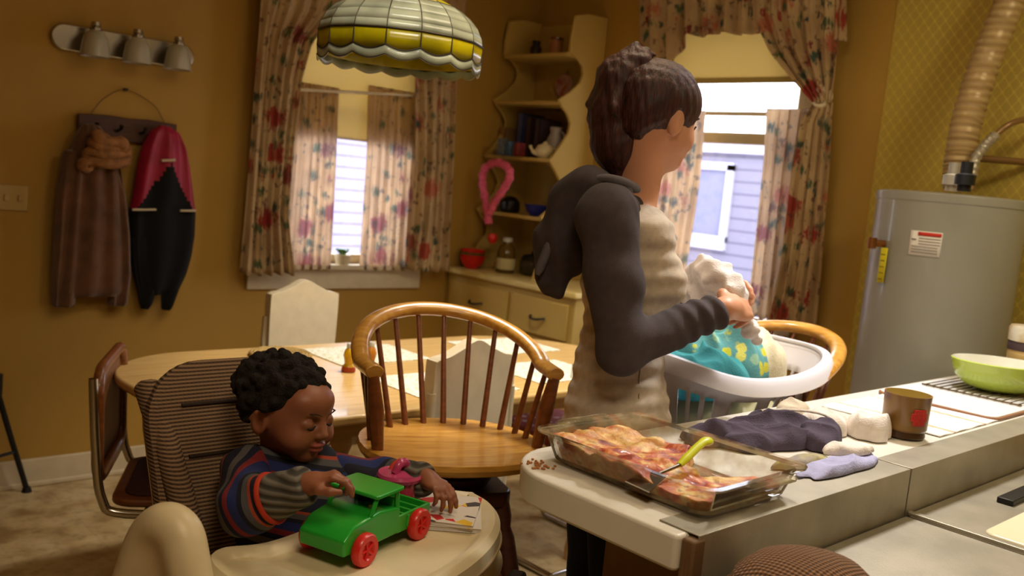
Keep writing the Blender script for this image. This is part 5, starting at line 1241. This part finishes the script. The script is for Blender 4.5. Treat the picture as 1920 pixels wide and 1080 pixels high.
# toys on the high chair tray ----------------------------------------------------
GRN = mat('green_plastic', (36, 158, 48), .28, coat=.3); RED = mat('red_plastic', (208, 34, 30), .35, coat=.2)
tk = thing('toy_truck', 'green plastic toy truck with red wheels on the high chair tray', 'toy truck', (.999, 1.402, TZ-.004), math.atan2(-.31, -.95))
bz = .026
MB().rings([[(x, y*.052, z) for x, y, z in ((.125, -1, bz), (.125, 1, bz), (.128, 1, bz+.028), (.128, -1, bz+.028))], [(x, y*.052, z) for x, y, z in ((.10, -1, bz), (.10, 1, bz), (.10, 1, bz+.050), (.10, -1, bz+.050))], [(x, y*.054, z) for x, y, z in ((.03, -1, bz), (.03, 1, bz), (.03, 1, bz+.060), (.03, -1, bz+.060))], [(x, y*.054, z) for x, y, z in ((-.035, -1, bz), (-.035, 1, bz), (-.035, 1, bz+.052), (-.035, -1, bz+.052))]]).build('hood', GRN, tk, mods=[BEV(.004, 3)])
for y in (-.049, .049):
    MB().tube([(.052, y, bz+.055), (.034, y, bz+.088)], .0045, 8).build('cab_post', GRN, tk); MB().tube([(-.030, y, bz+.05), (-.026, y, bz+.088)], .0045, 8).build('cab_post', GRN, tk)
MB().prism(rrect(-.040, -.058, .046, .058, .008), bz+.086, bz+.093).build('cab_roof', GRN, tk, mods=[BEV(.002)])
MB().box((-.030, -.045, bz+.04), (-.022, .045, bz+.07)).build('seat_back', GRN, tk, mods=[BEV(.002)])
MB().ell((-.005, -.012, bz+.066), (.012, .012, .014)).build('driver', BLACK, tk)
b = MB().box((-.135, -.052, bz), (-.03, .052, bz+.008))
for a in ((-.135, -.054, -.03, -.048), (-.135, .048, -.03, .054), (-.137, -.054, -.131, .054)): b.box((a[0], a[1], bz), (a[2], a[3], bz+.034))
for x in (-.115, -.09, -.065): b.box((x, -.0565, bz+.006), (x+.006, .0565, bz+.03))
b.build('truck_bed', GRN, tk, mods=[BEV(.0015)])
for x in (.078, -.092):
    for y in (-1, 1):
        w = MB().rings([[(x+r*math.cos(t), y*(.060+o), .030+r*math.sin(t)) for t in np.linspace(0, 2*PI, 28, endpoint=False)] for r, o in ((.012, -.008), (.028, -.008), (.031, -.004), (.031, .006), (.028, .010), (.018, .010), (.015, .006), (.006, .006))]).build('wheel', RED, tk)
        b = MB()
        for k in range(5): t = k*2*PI/5; b.tube([(x, y*.067, .030), (x+.017*math.cos(t), y*.068, .030+.017*math.sin(t))], .0025, 6)
        b.build('hub', RED, w)
for x in (.078, -.092): MB().cyl((x, -.056, .03), (x, .056, .03), .004).build('axle', RED, tk)
PINK = mat('pink_plastic', (226, 84, 140), .2, trans=.35, coat=.3)
pc = atz(738, 925, TZ-.004); pk = thing('cup', 'translucent pink plastic cup with a lid behind the toy truck', 'cup', (1.150, 1.505, TZ-.003)); pk.scale = (1.1, 1.1, 1.2)
MB().lathe([(0, 0), (.026, 0), (.029, .004), (.036, .058), (.036, .062), (.033, .062), (.027, .006), (0, .006)], n=32).build('body', mat('pink_cup', (206, 50, 92), .25, trans=.25, coat=.3), pk)
MB().lathe([(.034, .060), (.042, .062), (.044, .068), (.041, .073), (.034, .070), (.02, .072), (0, .076)], n=32).build('lid', PINK, pk)
MB().tube(spline([(-.012, 0, .072), (-.004, 0, .086), (.012, .004, .088), (.02, .006, .078)], 12), .008, 10).build('spout', PINK, pk)
PAGE = mat('page_edges', (206, 200, 196), .8)
def book(name, label, c, w, l, t, rz, cov, grp=None):
    k = thing(name, label, 'book', c, rz, grp)
    MB().box((-w/2+.002, -l/2+.002, .0015), (w/2, l/2-.002, t-.0015)).build('pages', PAGE, k)
    b = MB().box((-w/2, -l/2, 0), (w/2+.001, l/2, .0015)).box((-w/2, -l/2, t-.0015), (w/2+.001, l/2, t)).box((-w/2-.001, -l/2, 0), (-w/2+.001, l/2, t))
    b.build('cover', cov, k, mods=[BEV(.0006)]); return k
cv = NT('comic_cover', .45); v = cv.n('TexVoronoi', Scale=34., Vector=cv.tc); w = cv.xyz(v.outputs['Color'])
cv.base(cv.ramp(w[0], [(0, srgb((222, 214, 206))), (.45, srgb((206, 40, 40))), (.6, srgb((232, 190, 40))), (.75, srgb((222, 214, 206))), (.9, srgb((70, 60, 66)))], 'CONSTANT'))
book('booklet', 'lower booklet of the pair under the hand of the toddler on the tray', (1.235, 1.435, TZ-.003), .13, .17, .010, -.70, mat('booklet_white', (214, 208, 202), .5))
book('booklet', 'upper booklet with red and yellow cover under the hand of the toddler', (1.23, 1.440, TZ+.0075), .13, .17, .008, -.82, cv.m)

# things on the dining table ---------------------------------------------------------
def matm():
    n = NT('placemat_lace', .85); a = n.noise(70., n.map((1, 3, 1)), 3); n.base(n.ramp(a, [(.38, srgb((186, 182, 128))), (.5, srgb((236, 234, 224)))])); n.bump(a, .3, .002); return n.m
PM = matm(); TT = .7505
def pmat(x0, y0, x1, y1, label, r=.01):
    o = MB().prism(rrect(x0, y0, x1, y1, r), TT, TT+.003).build('placemat', PM, origin=((x0+x1)/2, (y0+y1)/2, TT)); tag(o, label, 'placemat')
pmat(1.72, 2.62, 2.10, 2.90, 'white and green placemat at the far side of the table behind the bottles')
pmat(1.70, 2.13, 2.09, 2.44, 'white and green placemat at the near left edge of the table beside the toddler')
pmat(2.22, 2.17, 2.58, 2.46, 'white and green placemat at the near right of the table seen through the spindles')
pmat(2.38, 2.60, 2.76, 2.88, 'white and green placemat at the far right of the table')
tv = thing('trivet', 'round woven straw trivet above the head of the toddler on the table', 'trivet', (1.60, 2.82, TT))
b = MB()
for k in range(8): R = .012+.0125*k; b.tube([(R*math.cos(t), R*math.sin(t), .008+.001*math.sin(12*t)) for t in np.linspace(0, 2*PI, 48, endpoint=False)], .0075, 8, close=True)
b.build('coils', wood('straw', (120, 90, 44), (196, 164, 96), .8, (60, 60, 60), 0), tv)
for px, py, lab, c in ((653, 697, 'yellow squeeze bottle standing left on the dining table', (226, 176, 20)), (693, 693, 'amber bottle next to the arm of the oak stool', (206, 130, 24))):
    q = atz(px, py, TT); t = thing('condiment_bottle', lab, 'bottle', q)
    MB().lathe([(0, 0), (.020, 0), (.022, .004), (.020, .018), (.014, .028), (.017, .045), (.020, .055), (.016, .072), (.010, .080)], n=24).build('body', mat('syrup_%d' % c[1], c, .2, trans=.4), t)
    MB().lathe([(.0105, .079), (.011, .081), (.011, .092), (.009, .095), (0, .095)], n=20).build('cap', mat('cap_grey', (186, 184, 176), .4), t)
    MB().lathe([(.0225, .002), (.0235, .004), (.0215, .018), (.020, .018)], n=24).build('label_band', mat('bottle_red', (150, 50, 20), .5), t)
# things in the hutch ----------------------------------------------------------------------
HT_ = .926
def bowlprof(r, h): return [(0, 0), (r*.45, 0), (r*.5, .004), (r*.82, h*.45), (r, h), (r*.97, h), (r*.78, h*.48), (r*.45, .01), (0, .008)]
q = atz(884, 503, HT_); rc = [mat('red_bowl', (190, 24, 14), .3), mat('red_bowl', (190, 24, 14), .3)]
names = ['bottom', 'second', 'third', 'top']
for k in range(4):
    o = MB().lathe(bowlprof(.072, .062), n=40).build('bowl', MATS['red_bowl'] if k != 2 else mat('olive_bowl', (84, 80, 30), .4)); o.location = (q[0], q[1], HT_+k*.014)
    tag(o, ['red bowl at the bottom of the stack on the hutch', 'second red bowl from the bottom of the stack on the hutch', 'dark olive rimmed bowl third in the stack on the hutch', 'red bowl on top of the stack on the hutch'][k], 'bowl', 'stacked red bowls on the hutch')
q2 = atz(944, 507, HT_)
o = MB().lathe(bowlprof(.062, .04), n=40).build('bowl', mat('yellow_bowl', (206, 150, 26), .3)); o.location = q2; tag(o, 'shallow mustard yellow bowl right of the red bowls', 'bowl')
jr = atx(948, 492, 3.43); jr[2] = HT_; t = thing('jug', 'tall glass juice jug with pale label standing behind the yellow bowl', 'jug', jr)
MB().lathe([(0, 0), (.048, 0), (.052, .01), (.052, .10), (.045, .135), (.026, .155), (.024, .17), (.022, .17), (.0, .165)], n=28).build('body', mat('jug_amber', (120, 92, 34), .15, trans=.4), t)
MB().lathe([(.0525, .02), (.0535, .02), (.0535, .08), (.0525, .08)], n=28, cap=False).build('label_band', mat('jug_label', (190, 178, 130), .6), t)
MB().lathe([(.025, .168), (.027, .168), (.027, .19), (0, .192)], n=20).build('cap', mat('cap_grey', (186, 184, 176), .4), t)
q = atz(995, 492, HT_)+np.array([.05, .0, 0]); t = thing('pot', 'dark glass pot with black lid at the right of the hutch top', 'pot', (3.53, max(3.53, atx(1000, 480, 3.53)[1]), HT_))
MB().lathe([(0, 0), (.055, 0), (.07, .02), (.072, .07), (.06, .085), (0, .085)], n=32).build('body', mat('smoke_glass', (70, 60, 40), .2, trans=.3), t)
MB().lathe([(.062, .086), (.066, .088), (.05, .108), (.012, .116), (.012, .13), (0, .132)], n=32).build('lid', BLACK, t)
r_ = atx(916, 447, 3.36); o = MB().lathe([(0, -.027), (.015, -.024), (.027, -.006), (.028, .008), (.018, .026), (.006, .02), (0, .018)], n=24).build('pull_ball', mat('red_ball', (206, 36, 16), .35), origin=None); o.location = (r_[0]+.03, r_[1], r_[2]); tag(o, 'small red ball ornament hanging under the pink garland', 'ornament')
MB().tube([(0, 0, .02), (0, 0, .07)], .0015, 6).build('cord', MATS['wire'], o)
pts = [atx(x, y, 3.31) for x, y in ((916, 420), (911, 380), (905, 345), (908, 318), (928, 305), (950, 312), (956, 330), (944, 355), (928, 378), (918, 400))]
pg = spline(pts, 46); g = MB().tube(pg, [.021+.004*math.sin(i*2.1) for i in range(46)], 12).build('garland', mat('pink_plush', (214, 92, 120), .95, noise=.15, nscale=60, bump=.4), origin=pts[0]); tag(g, 'pink plush loop garland hanging from the hutch shelf', 'garland')
def onshelf(px, dx, z): p = atx(px, 300, 3.5+dx); k = atx(px, 300, 3.5+dx); return (k[0], max(3.49, k[1]), z+.001)
def jar(name, cat, label, px, dx, z, prof, m, lid=None, lm=None):
    l = onshelf(px, dx, z); t = thing(name, label, cat, l); MB().lathe(prof, n=24).build('body', m, t)
    if lid: MB().lathe(lid, n=24).build('lid', lm, t)
    return t
za, zb_, zc_, zd = SH['a'], SH['b'], SH['c'], SH['d']
jar('jar', 'jar', 'dark spice jar at the left of the top hutch shelf', 985, .1, za, [(0, 0), (.03, 0), (.032, .05), (.02, .07), (0, .07)], mat('spice_dark', (52, 36, 24), .4), [(.022, .071), (.022, .09), (0, .09)], BLACK)
jar('tin', 'tin', 'tan tin in the middle of the top hutch shelf', 1022, .1, za, [(0, 0), (.035, 0), (.035, .085), (0, .088)], mat('tin_tan', (176, 120, 76), .5), [(.036, .089), (.036, .1), (0, .102)], BROWNW)
jar('jar', 'jar', 'small red lidded jar at the right of the top hutch shelf', 1058, .08, za, [(0, 0), (.03, 0), (.03, .05), (0, .055)], mat('jar_red', (150, 24, 34), .35), [(.031, .056), (.031, .068), (0, .07)], BLACK)
l = onshelf(1062, .12, za+.10); 
pl_ = thing('wall_plate', 'round white and red patterned plate hanging inside the second bay of the hutch', 'plate', (XW-.03, 3.68, (za+zb_)/2-.01)); b = MB().rings([[(dx, r*math.cos(t), r*math.sin(t)) for t in np.linspace(0, 2*PI, 32, endpoint=False)] for r, dx in ((.02, 0), (.05, 0), (.065, -.01), (.062, -.013), (.045, -.004), (.01, -.004))])
b.build('plate', mat('plate_pink', (198, 160, 146), .4, nscale=30, col2=(170, 84, 70)), pl_)
MB().tube([(.008, -.02, .04), (.012, 0, .085), (.008, .02, .04)], .002, 6).build('hanger', CHROME, pl_)
q3 = [(940, .0, 'small grey box at the left end of the third hutch shelf', 'box', (96, 100, 96), .05, .09, .02), (958, .02, 'blue and yellow packet beside the grey box on the third hutch shelf', 'packet', (70, 100, 130), .04, .075, .03), (972, .0, 'dark red packet on the third hutch shelf', 'packet', (110, 34, 28), .035, .07, .03)]
for px, dx, lab, nm, c, w, h, d in q3:
    l = onshelf(px, dx-.1, zc_); l = (l[0], atx(px, 300, l[0])[1], l[2]); o = MB().box((-d, -w/2, 0), (d, w/2, h)).build(nm, mat('pk_%d' % px, c, .6, noise=.4, nscale=50), mods=[BEV(.003)]); o.location = l; tag(o, lab, nm)
for px, lab, c, w, h in ((958, 'tan book at the left of the third hutch shelf', (150, 116, 70), .045, .16), (990, 'tall blue book standing on the third hutch shelf', (62, 70, 110), .04, .24), (1006, 'tall dark brown book right of the blue book', (58, 38, 34), .04, .22), (1022, 'dark violet book at the right of the brown book', (66, 50, 60), .035, .21)):
    l = (3.60, atx(px, 300, 3.60)[1], zc_+.001); t = thing('book', lab, 'book', l)
    MB().box((-.08, -w/2+.003, .003), (.075, w/2-.003, h-.003)).build('pages', PAGE, t); MB().box((-.083, -w/2, 0), (-.079, w/2, h)).box((-.083, -w/2, 0), (.077, -w/2+.003, h)).box((-.083, w/2-.003, 0), (.077, w/2, h)).build('cover', mat('bk_%d' % px, c, .5), t)
l = (3.47, atx(1022, 300, 3.47)[1]+.01, zc_+.001); t = thing('teapot', 'small cream ceramic teapot at the right of the third hutch shelf', 'teapot', l)
CC = mat('cream_ceramic', (214, 200, 156), .3)
MB().lathe([(0, 0), (.03, 0), (.047, .02), (.05, .045), (.036, .068), (.016, .074), (.010, .085), (0, .09)], n=28).build('body', CC, t)
MB().tube(spline([(-.03, .02, .02), (-.05, .04, .035), (-.055, .055, .06)], 10), [.012]*5+[.008]*5, 10).build('spout', CC, t); MB().tube(spline([(.03, -.03, .055), (.045, -.055, .05), (.04, -.05, .02), (.03, -.03, .015)], 12), .005, 8).build('handle', CC, t)
l = (3.55, atx(1048, 240, 3.55)[1]+.02, zc_+.001); l = (l[0], max(l[1], 3.50), l[2]); t = thing('pitcher', 'grey white ceramic pitcher standing near the right side of the third hutch shelf', 'pitcher', l)
MB().lathe([(0, 0), (.035, 0), (.05, .04), (.045, .10), (.028, .14), (.033, .17), (.028, .17), (0, .14)], n=28).build('body', mat('grey_ceramic', (150, 140, 134), .35), t); MB().tube(spline([(0, -.03, .15), (0, -.065, .13), (0, -.06, .07), (0, -.045, .05)], 12), .005, 8).build('handle', MATS['grey_ceramic'], t)
l = (3.47, atx(1006, 395, 3.47)[1], zd+.001); o = MB().lathe(bowlprof(.066, .06), n=40).build('bowl', mat('blue_bowl', (28, 34, 110), .3)); o.location = l; tag(o, 'dark blue bowl on the lowest hutch shelf', 'bowl')
l = (3.50, atx(950, 395, 3.50)[1]-.02, zd+.001); o = MB().lathe([(0, 0), (.05, 0), (.06, .02), (.055, .06), (.03, .085), (0, .09)], n=32).build('crock', mat('crock_black', (20, 18, 18), .3)); o.location = l; tag(o, 'black round crock left of the blue bowl in the hutch', 'crock')
# repeats of one kind share a group phrase
for base, phrase in {'dining_chair': 'white camel-back dining chairs', 'cantilever_chair': 'chrome cantilever chairs around the table', 'bar_stool': 'honey oak captain bar stools', 'placemat': 'placemats on the dining table',
                     'condiment_bottle': 'bottles on the dining table', 'towel': 'towels in the laundry basket', 'booklet': 'booklets on the high chair tray', 'book': 'books on the hutch shelf',
                     'curtain': 'floral drapes at the windows', 'cafe_curtain': 'floral cafe panels in the windows', 'roller_blind': 'cream roller blinds'}.items():
    for o in C.objects:
        if o.parent is None and 'category' in o and o.name.split('.')[0] == base: o['group'] = phrase
for o in C.objects:
    if o.parent is None and o.get('category') == 'sock' and 'counter' in o['label']+' counter' and 'laundry' not in o['label']: o['group'] = 'socks on the counter'
# ------------------------------------------------------------------ light, camera
def area(name, loc, rot, size, power, col, sy=None):
    l = bpy.data.lights.new(name, 'AREA'); l.size = size; l.energy = power; l.color = col
    if sy: l.shape = 'RECTANGLE'; l.size_y = sy
    o = bpy.data.objects.new(name, l); o.location = loc; o.rotation_euler = rot; C.objects.link(o); return o
def point(name, loc, r, power, col):
    l = bpy.data.lights.new(name, 'POINT'); l.shadow_soft_size = r; l.energy = power; l.color = col
    o = bpy.data.objects.new(name, l); o.location = loc; C.objects.link(o); return o
def spot(name, loc, power, col, ang, r=.12, tgt=None):
    l = bpy.data.lights.new(name, 'SPOT'); l.shadow_soft_size = r; l.energy = power; l.color = col; l.spot_size = math.radians(ang); l.spot_blend = .8
    o = bpy.data.objects.new(name, l); o.location = loc
    if tgt is not None: o.rotation_euler = (Vector(tgt)-Vector(loc)).to_track_quat('-Z', 'Y').to_euler()
    C.objects.link(o); return o
WARM = (1, .80, .54)
area('ceiling_fill_kitchen', (.4, .2, 2.58), (0, 0, 0), .6, 24, WARM)  # warm fill from an unseen overhead source above the camera
area('ceiling_fill_room', (1.9, 1.5, 2.58), (0, 0, 0), .5, 12, WARM)  # unseen warm fill over the middle of the room
area('added_fill_heater_wall', (2.7, .2, 2.58), (0, math.radians(-25), 0), .5, 26, (1, .88, .6))  # added fill without a fixture, brightens the wall behind the heater
spot('downlight_table', (2.2, 2.35, 2.55), 190, (1, .92, .78), 84, .1, (2.2, 2.45, .75))
spot('added_spot_lamp_shade', (1.15, 1.45, 2.57), 34, (1, .92, .74), 60, .1, (1.55, 2.19, 1.8))  # added spot without a fixture, brightens the glass of the pendant shade
spot('downlight_island', (2.7, 1.25, 2.55), 190, (1, .97, .95), 80, .12, (2.3, 1.05, .91))
wd = bpy.data.worlds.new('World'); bpy.context.scene.world = wd; wd.use_nodes = True
bg = wd.node_tree.nodes['Background']; bg.inputs[0].default_value = (.82, .86, 1, 1); bg.inputs[1].default_value = 11.0
cam = bpy.data.cameras.new('camera'); co = bpy.data.objects.new('camera', cam); C.objects.link(co)
cam.sensor_width = 36; cam.lens = 36*FPX/1920; cam.clip_start = .02
co.matrix_world = Matrix(((CR[0], CU[0], -CF[0], CP[0]), (CR[1], CU[1], -CF[1], CP[1]), (CR[2], CU[2], -CF[2], CP[2]), (0, 0, 0, 1)))
cam.dof.use_dof = True; cam.dof.focus_distance = 1.85; cam.dof.aperture_fstop = 4.0
sc = bpy.context.scene; sc.camera = co
sc.view_settings.view_transform = 'Standard'; sc.view_settings.look = 'None'; sc.view_settings.gamma = 1; sc.view_settings.use_curve_mapping = False
sc.view_settings.exposure = -0.3
cy = sc.cycles; cy.max_bounces = 7; cy.diffuse_bounces = 4; cy.glossy_bounces = 3; cy.transmission_bounces = 6; cy.transparent_max_bounces = 20
cy.caustics_reflective = False; cy.caustics_refractive = False; cy.use_adaptive_sampling = True; cy.adaptive_threshold = .03
cy.use_denoising = True; cy.sample_clamp_indirect = 6.0
